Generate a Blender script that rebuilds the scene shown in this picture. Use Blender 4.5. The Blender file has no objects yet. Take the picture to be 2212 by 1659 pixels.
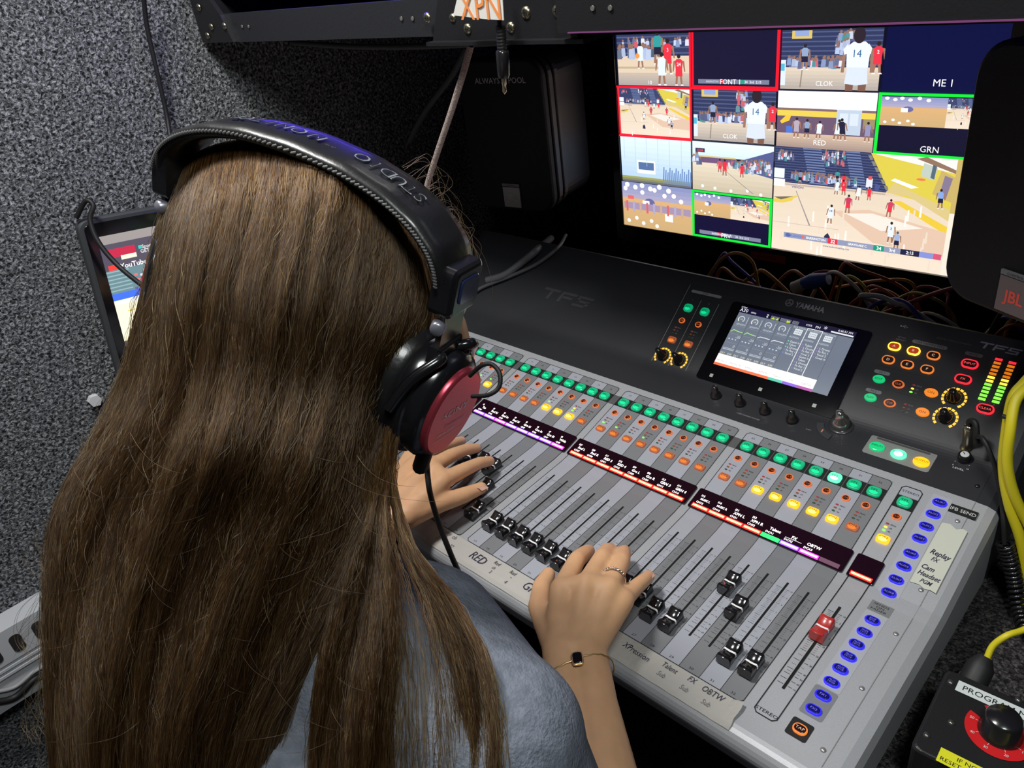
import bpy, math, random
import numpy as np
from mathutils import Vector, Matrix
random.seed(7); rng = np.random.default_rng(7)
D = bpy.data; SC = bpy.context.scene; COL = SC.collection

# ------------------------------------------------------------------ camera
W_, H_ = 2212, 1659
FPX = 1671.565
CAM = np.array([0.21445676, -0.41364078, 1.36504761])
RC = np.array([[0.71378044, 0.68861960, -0.12775178],
               [0.27130649, -0.44002704, -0.85601927],
               [-0.64568589, 0.57634992, -0.50090967]])   # rows: right, down, forward
cam = D.cameras.new('camera'); cam.sensor_fit = 'HORIZONTAL'; cam.sensor_width = 36
cam.lens = FPX * 36 / W_; cam.clip_start = 0.02; cam.clip_end = 50
camo = D.objects.new('camera', cam); COL.objects.link(camo)
camo.matrix_world = Matrix([[RC[0][i], -RC[1][i], -RC[2][i], CAM[i]] for i in range(3)] + [[0, 0, 0, 1]])
SC.camera = camo

# ------------------------------------------------------------------ light and exposure
SC.view_settings.view_transform = 'Standard'; SC.view_settings.look = 'None'
SC.view_settings.exposure = 0.0; SC.view_settings.gamma = 1.0
SC.view_settings.use_curve_mapping = False
SC.cycles.max_bounces = 4; SC.cycles.caustics_reflective = False; SC.cycles.caustics_refractive = False
wd = D.worlds.new('world'); SC.world = wd; wd.use_nodes = True
wd.node_tree.nodes['Background'].inputs[0].default_value = (0.55, 0.62, 0.8, 1)
wd.node_tree.nodes['Background'].inputs[1].default_value = 0.035

def area_light(name, loc, target, size, power, color, size_y=None):
    l = D.lights.new(name, 'AREA'); l.energy = power; l.color = color; l.size = size
    if size_y: l.shape = 'RECTANGLE'; l.size_y = size_y
    else: l.shape = 'DISK'
    o = D.objects.new(name, l); COL.objects.link(o); o.location = loc
    o.rotation_euler = (Vector(target) - Vector(loc)).to_track_quat('-Z', 'Y').to_euler()
    return o
area_light('ceiling_dome_light', (-0.42, -0.28, 2.07), (-0.42, -0.2, 0.8), 0.22, 13, (1.0, 0.985, 0.95))
area_light('right_fill_light', (0.50, -0.52, 2.09), (0.0, 0.0, 0.85), 0.30, 8.0, (0.95, 1.0, 0.97))  # added fill lamp overhead on the right, brightens console and arm

# ------------------------------------------------------------------ frames
def a3(*p): return np.array(p, float)
def ray(px, py): return a3((px - 1106) / FPX, (py - 829.5) / FPX, 1.0) @ RC
def CD(px, py, d): return CAM + ray(px, py) * d
AL = math.radians(2.5); TBT = math.radians(2.5) + 0.19496; TC = math.radians(37.18)
EX = a3(1, 0, 0)
def fr(o, t): return (a3(*o), EX, a3(0, math.cos(t), math.sin(t)), a3(0, -math.sin(t), math.cos(t)))
FA = fr((0, 0, 0.8), AL)
FB = fr(FA[0] + 0.13759 * FA[2], TBT)
FC = fr(FB[0] + 0.186 * FB[2], TC)
def P3(f, u, v, w=0.0): return f[0] + u * f[1] + v * f[2] + w * f[3]
def onplane(f, px, py, w=0.0):
    o = f[0] + w * f[3]; d = ray(px, py); t = ((o - CAM) @ f[3]) / (d @ f[3]); return CAM + t * d
def HP(px, py, h): return onplane(FA, px, py, h)
def YP(px, py, y): d = ray(px, py); return CAM + d * (y - CAM[1]) / d[1]
def XP(px, py, x): d = ray(px, py); return CAM + d * (x - CAM[0]) / d[0]
def ZP(px, py, z): d = ray(px, py); return CAM + d * (z - CAM[2]) / d[2]
PIT, GAP = 0.0202427, 0.0105231
def chx(c): return 0.0295292 if c == 33 else (c - 32) * PIT - ((32 - c) // 8) * GAP

# ------------------------------------------------------------------ materials
MATS = {}
def mat(name, col, rough=0.5, metal=0.0, emi=None, es=0.0, spec=0.5, noise=None, bump=None, coat=0.0, trans=0.0, sub=0.0):
    if name in MATS: return MATS[name]
    m = D.materials.new(name); m.use_nodes = True; nt = m.node_tree; b = nt.nodes['Principled BSDF']
    b.inputs['Base Color'].default_value = (*col, 1); b.inputs['Roughness'].default_value = rough
    b.inputs['Metallic'].default_value = metal; b.inputs['Specular IOR Level'].default_value = spec
    if coat: b.inputs['Coat Weight'].default_value = coat; b.inputs['Coat Roughness'].default_value = 0.12
    if sub: b.inputs['Subsurface Weight'].default_value = sub; b.inputs['Subsurface Radius'].default_value = (0.012, 0.004, 0.002); b.inputs['Subsurface Scale'].default_value = 0.6
    if emi: b.inputs['Emission Color'].default_value = (*emi, 1); b.inputs['Emission Strength'].default_value = es
    tc = nt.nodes.new('ShaderNodeTexCoord')
    if noise:   # (scale, amount)
        n = nt.nodes.new('ShaderNodeTexNoise'); n.inputs['Scale'].default_value = noise[0]; n.inputs['Detail'].default_value = 4
        nt.links.new(tc.outputs['Object'], n.inputs['Vector'])
        r = nt.nodes.new('ShaderNodeValToRGB'); a = noise[1]
        r.color_ramp.elements[0].position = 0.3; r.color_ramp.elements[1].position = 0.7
        r.color_ramp.elements[0].color = (*[c * (1 - a) for c in col], 1); r.color_ramp.elements[1].color = (*[min(1, c * (1 + a)) for c in col], 1)
        nt.links.new(n.outputs['Fac'], r.inputs[0]); nt.links.new(r.outputs[0], b.inputs['Base Color'])
    if bump:    # (scale, strength, distance)
        n2 = nt.nodes.new('ShaderNodeTexNoise'); n2.inputs['Scale'].default_value = bump[0]; n2.inputs['Detail'].default_value = 3
        nt.links.new(tc.outputs['Object'], n2.inputs['Vector'])
        bp = nt.nodes.new('ShaderNodeBump'); bp.inputs['Strength'].default_value = bump[1]; bp.inputs['Distance'].default_value = bump[2]
        nt.links.new(n2.outputs['Fac'], bp.inputs['Height']); nt.links.new(bp.outputs[0], b.inputs['Normal'])
    MATS[name] = m; return m
def carpet(name, dark, light, scale, bd=0.004):
    m = D.materials.new(name); m.use_nodes = True; nt = m.node_tree; b = nt.nodes['Principled BSDF']; L = nt.links.new
    b.inputs['Roughness'].default_value = 0.95; b.inputs['Specular IOR Level'].default_value = 0.15
    tc = nt.nodes.new('ShaderNodeTexCoord')
    v = nt.nodes.new('ShaderNodeTexNoise'); v.inputs['Scale'].default_value = scale; v.inputs['Detail'].default_value = 2.5; v.inputs['Roughness'].default_value = 0.6; v.inputs['Distortion'].default_value = 0.6
    n = nt.nodes.new('ShaderNodeTexNoise'); n.inputs['Scale'].default_value = scale * 0.18; n.inputs['Detail'].default_value = 3
    L(tc.outputs['Object'], v.inputs['Vector']); L(tc.outputs['Object'], n.inputs['Vector'])
    r = nt.nodes.new('ShaderNodeValToRGB'); e = r.color_ramp.elements
    e[0].position = 0.36; e[0].color = (*dark, 1); e[1].position = 0.66; e[1].color = (*light, 1)
    k = e.new(0.52); k.color = (*[(a + b_) * 0.36 for a, b_ in zip(dark, light)], 1)
    L(v.outputs['Fac'], r.inputs[0])
    mx = nt.nodes.new('ShaderNodeMixRGB'); mx.blend_type = 'MULTIPLY'; mx.inputs[0].default_value = 0.35
    L(r.outputs[0], mx.inputs[1]); L(n.outputs['Fac'], mx.inputs[2]); L(mx.outputs[0], b.inputs['Base Color'])
    bp = nt.nodes.new('ShaderNodeBump'); bp.inputs['Strength'].default_value = 1.0; bp.inputs['Distance'].default_value = bd
    L(v.outputs['Fac'], bp.inputs['Height']); L(bp.outputs[0], b.inputs['Normal'])
    MATS[name] = m; return m
def emit_attr(name, strength):
    m = D.materials.new(name); m.use_nodes = True; nt = m.node_tree; nt.nodes.clear()
    o = nt.nodes.new('ShaderNodeOutputMaterial'); b = nt.nodes.new('ShaderNodeBsdfPrincipled'); a = nt.nodes.new('ShaderNodeAttribute')
    a.attribute_name = 'Col'; b.inputs['Base Color'].default_value = (0.01, 0.01, 0.012, 1); b.inputs['Roughness'].default_value = 0.35
    nt.links.new(a.outputs['Color'], b.inputs['Emission Color']); b.inputs['Emission Strength'].default_value = strength
    nt.links.new(b.outputs[0], o.inputs[0]); MATS[name] = m; return m
def em(name, c, s, base=(0.02, 0.02, 0.02)): return mat(name, base, 0.4, emi=c, es=s)

SILVER = mat('silver_paint', (0.47, 0.48, 0.51), 0.42, 0.25, noise=(900, 0.05))
SILVER_D = mat('silver_paint_side', (0.33, 0.34, 0.33), 0.45, 0.2, noise=(900, 0.05))
PLIGHT = mat('panel_light_grey', (0.40, 0.41, 0.47), 0.5, 0.05)
PDARK = mat('panel_mid_grey', (0.215, 0.22, 0.235), 0.5, 0.05)
DARKP = mat('panel_charcoal', (0.030, 0.031, 0.036), 0.42, 0.1, bump=(2500, 0.25, 0.0003))
DARKP2 = mat('panel_black', (0.012, 0.012, 0.015), 0.5, bump=(2500, 0.2, 0.0003))
BLACK = mat('black_print', (0.006, 0.006, 0.007), 0.6)
GREYT = mat('grey_print', (0.30, 0.30, 0.32), 0.6)
LGREY = mat('label_grey', (0.27, 0.28, 0.29), 0.55)
WHITEP = mat('white_print', (0.75, 0.75, 0.75), 0.5)
BPLAST = mat('black_plastic', (0.012, 0.012, 0.014), 0.22, coat=0.4)
BRUB = mat('black_rubber', (0.012, 0.012, 0.013), 0.55)
GLASSB = mat('black_glass', (0.004, 0.004, 0.006), 0.08, coat=0.5)
DISPB = mat('display_window', (0.014, 0.003, 0.008), 0.2, coat=0.3)
CHROME = mat('chrome', (0.75, 0.74, 0.7), 0.18, 1.0)
GOLD = mat('gold', (0.95, 0.70, 0.36), 0.38, 1.0)
BRASS = mat('zinc_screw', (0.55, 0.5, 0.35), 0.28, 1.0)
SKIN = mat('skin', (0.74, 0.43, 0.235), 0.5, sub=0.25, noise=(60, 0.06), bump=(900, 0.12, 0.0006))
NAIL = mat('nail', (0.70, 0.42, 0.33), 0.25)

# ------------------------------------------------------------------ mesh builder
class MB:
    def __init__(s): s.v = []; s.f = []; s.m = []; s.c = []; s.mats = []; s.col = False; s.smooth = []
    def mi(s, m):
        if m not in s.mats: s.mats.append(m)
        return s.mats.index(m)
    def add(s, vs, fs, m, c=None, smooth=False):
        b = len(s.v); s.v += [tuple(map(float, p)) for p in vs]; k = s.mi(m)
        for f in fs:
            s.f.append([b + i for i in f]); s.m.append(k); s.c.append(c); s.smooth.append(smooth)
        if c is not None: s.col = True
        return s
    def poly(s, f, pts, w, m, c=None):
        return s.add([P3(f, u, v, w) for u, v in pts], [list(range(len(pts)))], m, c)
    def rect(s, f, u0, v0, u1, v1, w, m, c=None): return s.poly(f, [(u0, v0), (u1, v0), (u1, v1), (u0, v1)], w, m, c)
    def line(s, f, pts, wd_, w, m):
        for (x0, y0), (x1, y1) in zip(pts[:-1], pts[1:]):
            dx, dy = x1 - x0, y1 - y0; L = math.hypot(dx, dy) or 1; nx, ny = -dy / L * wd_ / 2, dx / L * wd_ / 2
            ex_, ey_ = dx / L * wd_ * .3, dy / L * wd_ * .3
            s.poly(f, [(x0 - ex_ + nx, y0 - ey_ + ny), (x0 - ex_ - nx, y0 - ey_ - ny), (x1 + ex_ - nx, y1 + ey_ - ny), (x1 + ex_ + nx, y1 + ey_ + ny)][::-1], w, m)
    def prism(s, f, pts, w0, w1, m, bev=0.0, mtop=None, smooth=False):
        n = len(pts); pts = np.array(pts); c = pts.mean(0)
        if bev:
            d = pts - c; r = np.linalg.norm(d, axis=1, keepdims=True); ins = c + d * (1 - bev / np.maximum(r, 1e-6))
            rings = [(pts, w0), (pts, w1 - bev * .8), (c + (ins - c) * .5 + d * .5, w1 - bev * .25), (ins, w1)]
        else: rings = [(pts, w0), (pts, w1)]
        V = [P3(f, u, v, w) for R_, w in rings for u, v in R_]; F = []
        for k in range(len(rings) - 1):
            for i in range(n): j = (i + 1) % n; F.append([k * n + i, k * n + j, (k + 1) * n + j, (k + 1) * n + i])
        s.add(V, F, m, smooth=smooth); t = (len(rings) - 1) * n
        s.add(V, [[t + i for i in range(n)]], mtop or m); s.add(V, [[n - 1 - i for i in range(n)]], m)
        return s
    def box(s, f, u0, u1, v0, v1, w0, w1, m, bev=0.0): return s.prism(f, [(u0, v0), (u1, v0), (u1, v1), (u0, v1)], w0, w1, m, bev)
    def text(s, f, st, u, v, h, w, m, rot=0.0, sx=1.0, shear=0.0, align='C', c=None, bold=False):
        vs, fs, bb = textmesh(st, bold); k = h / 0.70; wd_ = (bb[1] - bb[0]) * k * sx
        x0 = {'C': -wd_ / 2, 'L': 0, 'R': -wd_}[align]; cr, sr = math.cos(rot), math.sin(rot); V = []
        for x, y in vs:
            x, y = (x - bb[0]) * k * sx + x0 + shear * y * k, y * k - h / 2
            V.append(P3(f, u + x * cr - y * sr, v + x * sr + y * cr, w))
        return s.add(V, fs, m, c)
    def tube(s, pts, r, m, n=8, cap=True):
        pts = np.array(pts, float); N = len(pts); rr = np.broadcast_to(np.asarray(r, float), (N,))
        T = np.gradient(pts, axis=0); T /= np.linalg.norm(T, axis=1, keepdims=True) + 1e-12
        up = a3(0, 0, 1) if abs(T[0][2]) < .9 else a3(1, 0, 0); a = np.cross(T[0], up); a /= np.linalg.norm(a); V = []
        for i in range(N):
            a = a - T[i] * (a @ T[i]); a /= np.linalg.norm(a) + 1e-12; b = np.cross(T[i], a)
            for k in range(n): t = 2 * math.pi * k / n; V.append(pts[i] + rr[i] * (math.cos(t) * a + math.sin(t) * b))
        F = [[i * n + k, i * n + (k + 1) % n, (i + 1) * n + (k + 1) % n, (i + 1) * n + k] for i in range(N - 1) for k in range(n)]
        s.add(V, F, m, smooth=True)
        if cap: s.add(V, [[k for k in range(n)][::-1], [(N - 1) * n + k for k in range(n)]], m)
        return s
    def lathe(s, o, ax, prof, m, n=24, ex=None):
        o = np.array(o, float); ax = np.array(ax, float); ax /= np.linalg.norm(ax)
        a = np.cross(ax, a3(0, 0, 1) if abs(ax[2]) < .9 else a3(1, 0, 0)); a /= np.linalg.norm(a); b = np.cross(ax, a); V = []
        for r, h in prof:
            for k in range(n): t = 2 * math.pi * k / n; V.append(o + ax * h + r * (math.cos(t) * a + math.sin(t) * b))
        F = [[i * n + k, i * n + (k + 1) % n, (i + 1) * n + (k + 1) % n, (i + 1) * n + k] for i in range(len(prof) - 1) for k in range(n)]
        s.add(V, F, m, smooth=True); e = (len(prof) - 1) * n
        s.add(V, [[k for k in range(n)][::-1], [e + k for k in range(n)]], m)
        return s
    def build(s, name, parent=None, origin=(0, 0, 0), **tags):
        me = D.meshes.new(name); o3 = np.array(origin, float); pw = np.array(parent['_w'] if parent else (0, 0, 0), float)
        V = np.array(s.v) - o3
        me.from_pydata([tuple(p) for p in V], [], s.f)
        for m in s.mats: me.materials.append(m)
        me.polygons.foreach_set('material_index', s.m); me.polygons.foreach_set('use_smooth', s.smooth)
        if s.col:
            ca = me.color_attributes.new('Col', 'FLOAT_COLOR', 'CORNER'); buf = []
            for f, c in zip(s.f, s.c):
                c = c or (0, 0, 0); buf += [c[0], c[1], c[2], 1.0] * len(f)
            ca.data.foreach_set('color', buf)
        me.update(); o = D.objects.new(name, me); COL.objects.link(o)
        if parent: o.parent = parent
        o.location = o3 - pw; o['_w'] = [float(x) for x in o3]
        for k, v in tags.items(): o[k] = v
        return o
TXT = {}
def textmesh(st, bold=False):
    if (st, bold) in TXT: return TXT[(st, bold)]
    cu = D.curves.new('t', 'FONT'); cu.body = st; cu.size = 1; cu.resolution_u = 2; cu.fill_mode = 'FRONT'
    if bold: cu.offset = 0.022
    o = D.objects.new('t', cu); COL.objects.link(o); bpy.context.view_layer.update()
    me = o.to_mesh(); vs = [(v.co.x, v.co.y) for v in me.vertices]; fs = [list(p.vertices) for p in me.polygons]; o.to_mesh_clear()
    D.objects.remove(o); D.curves.remove(cu)
    xs = [v[0] for v in vs] or [0, 1]
    TXT[(st, bold)] = (vs, fs, (min(xs), max(xs))); return TXT[(st, bold)]
def thing(name, label, cat, loc=(0, 0, 0), group=None):
    o = D.objects.new(name, None); COL.objects.link(o); o.location = loc; o['label'] = label; o['category'] = cat
    o.empty_display_size = 0.02; o['_w'] = [float(x) for x in loc]
    if group: o['group'] = group
    return o
def tag(o, label, cat, group=None):
    o['label'] = label; o['category'] = cat
    if group: o['group'] = group
    return o
def rr(cx, cy, hw, hh, r, n=4):
    out = []
    for sx, sy, a0 in ((1, 1, 0), (-1, 1, 90), (-1, -1, 180), (1, -1, 270)):
        for k in range(n + 1):
            a = math.radians(a0 + 90 * k / n); out.append((cx + sx * (hw - r) + r * math.cos(a), cy + sy * (hh - r) + r * math.sin(a)))
    return out
def ell(cx, cy, a, b, n=20, t0=0): return [(cx + a * math.cos(2 * math.pi * k / n + t0), cy + b * math.sin(2 * math.pi * k / n + t0)) for k in range(n)]
def spline(pts, n=8):
    P = np.array(pts, float); P = np.vstack([2 * P[0] - P[1], P, 2 * P[-1] - P[-2]]); out = []
    for i in range(1, len(P) - 2):
        for k in range(n):
            t = k / n; a, b, c, d = P[i - 1:i + 3]
            out.append(.5 * ((2 * b) + (-a + c) * t + (2 * a - 5 * b + 4 * c - d) * t * t + (-a + 3 * b - 3 * c + d) * t ** 3))
    out.append(P[-2]); return np.array(out)
WF = (a3(0, 0, 0), a3(1, 0, 0), a3(0, 1, 0), a3(0, 0, 1))

# ================================================================== room
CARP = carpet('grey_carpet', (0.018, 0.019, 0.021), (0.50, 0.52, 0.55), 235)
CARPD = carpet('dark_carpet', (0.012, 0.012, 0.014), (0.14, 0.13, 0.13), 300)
CEIL = mat('ceiling_panel', (0.06, 0.06, 0.065), 0.8)
LX, BY, DZ = -0.97, 1.02, 0.735
def struct(name, b): o = b.build(name); o['kind'] = 'structure'; return o
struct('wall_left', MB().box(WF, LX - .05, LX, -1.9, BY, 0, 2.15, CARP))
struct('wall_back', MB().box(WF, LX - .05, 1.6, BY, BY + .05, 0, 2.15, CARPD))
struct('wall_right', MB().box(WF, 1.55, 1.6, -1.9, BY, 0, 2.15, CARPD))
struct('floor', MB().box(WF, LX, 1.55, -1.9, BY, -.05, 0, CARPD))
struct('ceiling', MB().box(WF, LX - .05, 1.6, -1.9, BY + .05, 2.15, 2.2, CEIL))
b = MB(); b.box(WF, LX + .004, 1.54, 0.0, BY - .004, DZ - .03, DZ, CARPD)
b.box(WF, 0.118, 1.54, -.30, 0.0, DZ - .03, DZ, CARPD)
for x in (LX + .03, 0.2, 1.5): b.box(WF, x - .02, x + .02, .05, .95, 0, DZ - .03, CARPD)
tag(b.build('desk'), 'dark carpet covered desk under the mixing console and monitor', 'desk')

# ================================================================== mixing console
XL, XR = -0.757, 0.1045      # outer ends
con = thing('mixing_console', 'silver and charcoal digital mixing console with rows of lit green and orange buttons', 'mixing console', (-.326, 0.0, DZ))
def prof(lower=0.0):
    pts = []
    for k in range(7):     # rounded front nose
        a = math.radians(-90 + 90 * k / 6 * 1.0); pts.append(tuple(P3(FA, 0, -.060 - .0065 * math.cos(a) * 1.0 + .0, -.0125 + .0125 * math.sin(a) - 0.0 if k < 6 else 0.0)[1:]))
    return pts
# cross-section (y,z): body silver part
def sec(w):
    front = [P3(FA, 0, -.058, -.040 + w * .3)]
    for k in range(8):
        a = math.radians(200 - 110 * k / 7); front.append(P3(FA, 0, -.052 + .014 * math.cos(a), -.014 + w + .014 * math.sin(a)))
    return front
b = MB()
def loft(b, xs_w, pts_fn, m, close=True, smooth=False):
    R_ = []
    for x, w in xs_w: R_.append([a3(x, p[1], p[2]) for p in pts_fn(w)])
    n = len(R_[0]); V = [p for r in R_ for p in r]; F = []
    for i in range(len(R_) - 1):
        for k in range(n - 1 + (1 if close else 0)):
            j = (k + 1) % n; F.append([i * n + k, i * n + j, (i + 1) * n + j, (i + 1) * n + k][::-1])
    b.add(V, F, m, smooth=smooth)
    if close: b.add(V, [[k for k in range(n)], [(len(R_) - 1) * n + k for k in range(n)][::-1]], m)
def lower_sec(w):
    p = sec(w)
    p += [P3(FA, 0, .1283, w), P3(FB, 0, -.002, w + .0010), P3(FB, 0, .006, w), P3(FB, 0, .1386, w)]
    q = P3(FB, 0, .1386, 0); p += [a3(0, q[1], DZ + .012), a3(0, -.046, DZ + .012)]
    return p
def upper_sec(w):
    p = [P3(FB, 0, .1386, w), P3(FB, 0, .176, w)]
    for k in range(1, 6):
        t = k / 6; a = P3(FB, 0, .176, w); c = P3(FC, 0, .010, w); m_ = P3(FC, 0, 0, w); p.append((1 - t) ** 2 * a + 2 * t * (1 - t) * m_ + t * t * c)
    p += [P3(FC, 0, .010, w), P3(FC, 0, .1395, w), P3(FC, 0, .142, w - .002)]
    e = P3(FC, 0, .142, 0); p += [a3(0, e[1] + .02, e[2] - .03), a3(0, e[1] + .05, DZ + .04), a3(0, e[1] + .05, DZ + .012), a3(0, P3(FB, 0, .1386)[1], DZ + .012)]
    return p
ends = lambda a, c: [(XL, -.012), (XL + .004, -.006), (XL + .014, -.001), (XL + .022, 0)] + [(0.0832, 0), (0.0832, -.0004), (0.094, -.0012), (0.1010, -.0045), (XR, -.012)]
loft(b, ends(0, 0), lower_sec, SILVER)
body = b.build('silver_body', con)
b = MB(); loft(b, ends(0, 0), upper_sec, DARKP); b.build('upper_housing', con)
for x in (-.70, .05):
    for y in (.02, .40): MB().lathe((x, y, DZ + .0005), (0, 0, 1), [(.014, 0), (.014, .013)], BRUB, 16).build('foot', con)

# printed panel: strips, frames, scales, numbers
pr = MB(); E1, E2, E3 = .00025, .0004, .0006
def frame_path(f, u0, u1, v0, v1, top, r=.0025):
    return
SCL = [(.096, '10'), (.0868, '5'), (.077, '0'), (.0665, '5'), (.0555, '10'), (.0435, '20'), (.0315, '30'), (.0205, '40'), (.0145, '50'), (.0090, '60'), (.0030, 'oo')]
def scale(xc, longer=1.0):
    for i, (v, s) in enumerate(SCL):
        pr.rect(FA, xc - .0073, v - .00018, xc - .0021, v + .00018, E2, BLACK); pr.rect(FA, xc + .0021, v - .00018, xc + .0056, v + .00018, E2, BLACK)
        pr.text(FA, s, xc + .0078, v, .0017, E2, BLACK, sx=.95)
    prev = SCL[0][0]
    for (v0, _), (v1, _) in zip(SCL[:-1], SCL[1:]):
        n = 5 if v0 > .05 else (2 if v0 > .02 else 1)
        for k in range(1, n):
            v = v0 + (v1 - v0) * k / n; pr.rect(FA, xc - .0062, v - .00009, xc - .0026, v + .00009, E2, GREYT if 0 else BLACK); pr.rect(FA, xc + .0024, v - .00009, xc + .0048, v + .00009, E2, BLACK)
VK = .1283
for c in range(1, 33):
    xc = chx(c); u0, u1 = xc - PIT / 2, xc + PIT / 2; m = PLIGHT if c % 2 else PDARK
    first, last = (c % 8 == 1), (c % 8 == 0)
    pr.rect(FA, u0, -.0333, u1, VK, E1, m)
    V = [P3(FA, u0, VK, E1), P3(FA, u1, VK, E1), P3(FB, u1, -.002, .0010 + E1), P3(FB, u0, -.002, .0010 + E1), P3(FB, u1, .006, E1), P3(FB, u0, .006, E1)]
    pr.add(V, [[0, 1, 2, 3], [3, 2, 4, 5]], m)
    pr.rect(FB, u0, .006, u1, .1002, E1, m)
    pr.rect(FB, u0, .1166, u1, .1288, E1, m)
    pr.rect(FB, u0, .1002, u1 + (GAP if (last and c < 32) else 0), .1160, E1, PDARK if 0 else mat('sel_band', (.10, .10, .105), .5))
    pr.rect(FB, u0 + .0004, .1002, u1 - .0004, .1160, E2, BLACK)
    pr.text(FB, str(c), xc, .1225, .0022, E2, BLACK, sx=1.3); pr.text(FA, str(c), xc, -.0290, .0024, E2, BLACK, sx=1.3)
    lw = .0007
    if not first:
        pr.rect(FA, u0 - .0002, -.0333, u0 + .0002, VK, E3, BLACK); pr.rect(FB, u0 - .0002, .006, u0 + .0002, .1002, E3, BLACK); pr.rect(FB, u0 - .0002, .1160, u0 + .0002, .1288, E3, BLACK)
        V = [P3(FA, u0 - .0002, VK, E3), P3(FA, u0 + .0002, VK, E3), P3(FB, u0 + .0002, -.002, .0010 + E3), P3(FB, u0 - .0002, -.002, .0010 + E3), P3(FB, u0 + .0002, .006, E3), P3(FB, u0 - .0002, .006, E3)]
        pr.add(V, [[0, 1, 2, 3], [3, 2, 4, 5]], BLACK)
    scale(xc)
    pr.rect(FA, xc - .0010, -.001, xc + .0010, .1045, E3, mat('slot_black', (.003, .003, .003), .9))
def frame(u0, u1, lw):
    r = .003; h = lw / 2
    pr.line(FA, [(u0, VK), (u0, -.0333 + r), (u0 + r, -.0333), (u1 - r, -.0333), (u1, -.0333 + r), (u1, VK)], lw, E3, BLACK)
    pr.line(FB, [(u0, .006), (u0, .1288 - r), (u0 + r, .1288), (u1 - r, .1288), (u1, .1288 - r), (u1, .006)], lw, E3, BLACK)
    for u in (u0, u1):
        V = [P3(FA, u - h, VK, E3), P3(FA, u + h, VK, E3), P3(FB, u + h, -.002, .0010 + E3), P3(FB, u - h, -.002, .0010 + E3), P3(FB, u + h, .006, E3), P3(FB, u - h, .006, E3)]
        pr.add(V, [[0, 1, 2, 3], [3, 2, 4, 5]], BLACK)
for g in range(4): frame(chx(g * 8 + 1) - PIT / 2, chx(g * 8 + 8) + PIT / 2, .0006)
frame(.0200, .0395, .0009)
pr.rect(FB, .0204, .1166, .0391, .1284, E1, PLIGHT); pr.text(FB, 'STEREO', .0297, .1225, .0026, E2, BLACK, sx=1.25); pr.text(FA, 'STEREO', .0297, -.0285, .0030, E2, BLACK, sx=1.3)
pr.rect(FB, .0204, .1002, .0391, .1160, E2, BLACK)
scale(.02953); pr.rect(FA, .0283, -.0015, .0307, .1045, E3, MATS['slot_black'])
# aux column
AUXP = mat('aux_panel', (.42, .43, .46), .5); AUXD = mat('aux_panel_dark', (.21, .215, .225), .5)
pr.poly(FB, rr(.0567, .0665, .0092, .0650, .0022), E1, AUXP)
pr.poly(FA, rr(.0577, .0675, .0095, .0480, .0015), E1, AUXP)
pr.rect(FA, .0482, .1165, .0674, .1290, E1, AUXD); pr.poly(FA, rr(.0577, .0035, .0096, .0155, .0022), E1, AUXD)
for k, s in enumerate(('SENDS', 'ON', 'FADER')): pr.text(FA, s, .0573, .1262 - k * .0034, .0023, E2, BLACK, sx=1.4)
pr.poly(FA, rr(.0567, -.0270, .0087, .0087, .0020), E1, BLACK)
pr.rect(FA, .0829, -.045, .0834, .128, E2, SILVER_D); pr.rect(FB, .0829, .006, .0834, .138, E2, SILVER_D)
# fader bank plate
pr.poly(FB, rr(.0003, .1675, .0333, .0138, .0028), E1, mat('bank_plate', (.24, .25, .24), .5)); pr.poly(FB, rr(.0, .1787, .0270, .0013, .0012), E2, mat('bank_bar', (.07, .07, .07), .6))
pr.text(FB, 'FADER BANK', .0005, .1740, .0022, E2, GREYT, sx=1.35)
pr.text(FB, 'CH1-32', -.0215, .1585, .0016, E2, GREYT); pr.text(FB, 'USER DEFINED KNOBS', -.1640, .1510, .0017, E2, GREYT, sx=1.2); pr.text(FB, 'TOUCH AND TURN', -.062, .1945, .0016, E2, GREYT, sx=1.2)
pr.text(FB, 'SHIFT', -.0945, .1600, .0015, E2, GREYT, sx=1.2)
pr.text(FB, 'LEVEL', .0560, .1715, .0022, E2, WHITEP, sx=1.3); pr.text(FB, '0', .0500, .1745, .0017, E2, WHITEP); pr.text(FB, '10', .0635, .1745, .0017, E2, WHITEP)
for k in range(9):
    a = math.radians(-130 + 260 * k / 8 + 90); pr.poly(FB, ell(.0567 + .0085 * math.cos(a), .1850 + .0085 * math.sin(a), .0004, .0004, 6), E2, WHITEP)
pr.rect(FB, .049, .1915, .060, .1935, E2, mat('ph_bar', (.15, .15, .15), .5))
# control text on plane C
pr.text(FC, 'YAMAHA', -.1600, .1273, .0072, E2, mat('logo_grey', (.42, .42, .46), .35, .5), sx=.86, bold=True)
for rad, wd_ in ((.0047, .0007), (.0038, .0004)):
    pts = ell(-.1865, .1275, rad, rad, 24); pr.line(FC, pts + [pts[0]], wd_, E2, MATS['logo_grey'])
for k in range(3):
    a = math.radians(90 + 120 * k); pr.line(FC, [(-.1865, .1275), (-.1865 + .0040 * math.cos(a), .1275 + .0040 * math.sin(a))], .0006, E2, MATS['logo_grey'])
    pr.line(FC, [(-.1865 - .0009 * math.sin(a), .1275 + .0009 * math.cos(a)), (-.1865 - .0009 * math.sin(a) + .0030 * math.cos(a), .1275 + .0009 * math.cos(a) + .0030 * math.sin(a))], .0005, E2, MATS['logo_grey'])
LOGO5 = mat('logo_bright', (.55, .55, .58), .35, .3); LOGOD = mat('logo_dark', (.085, .085, .095), .35, .3)
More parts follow.
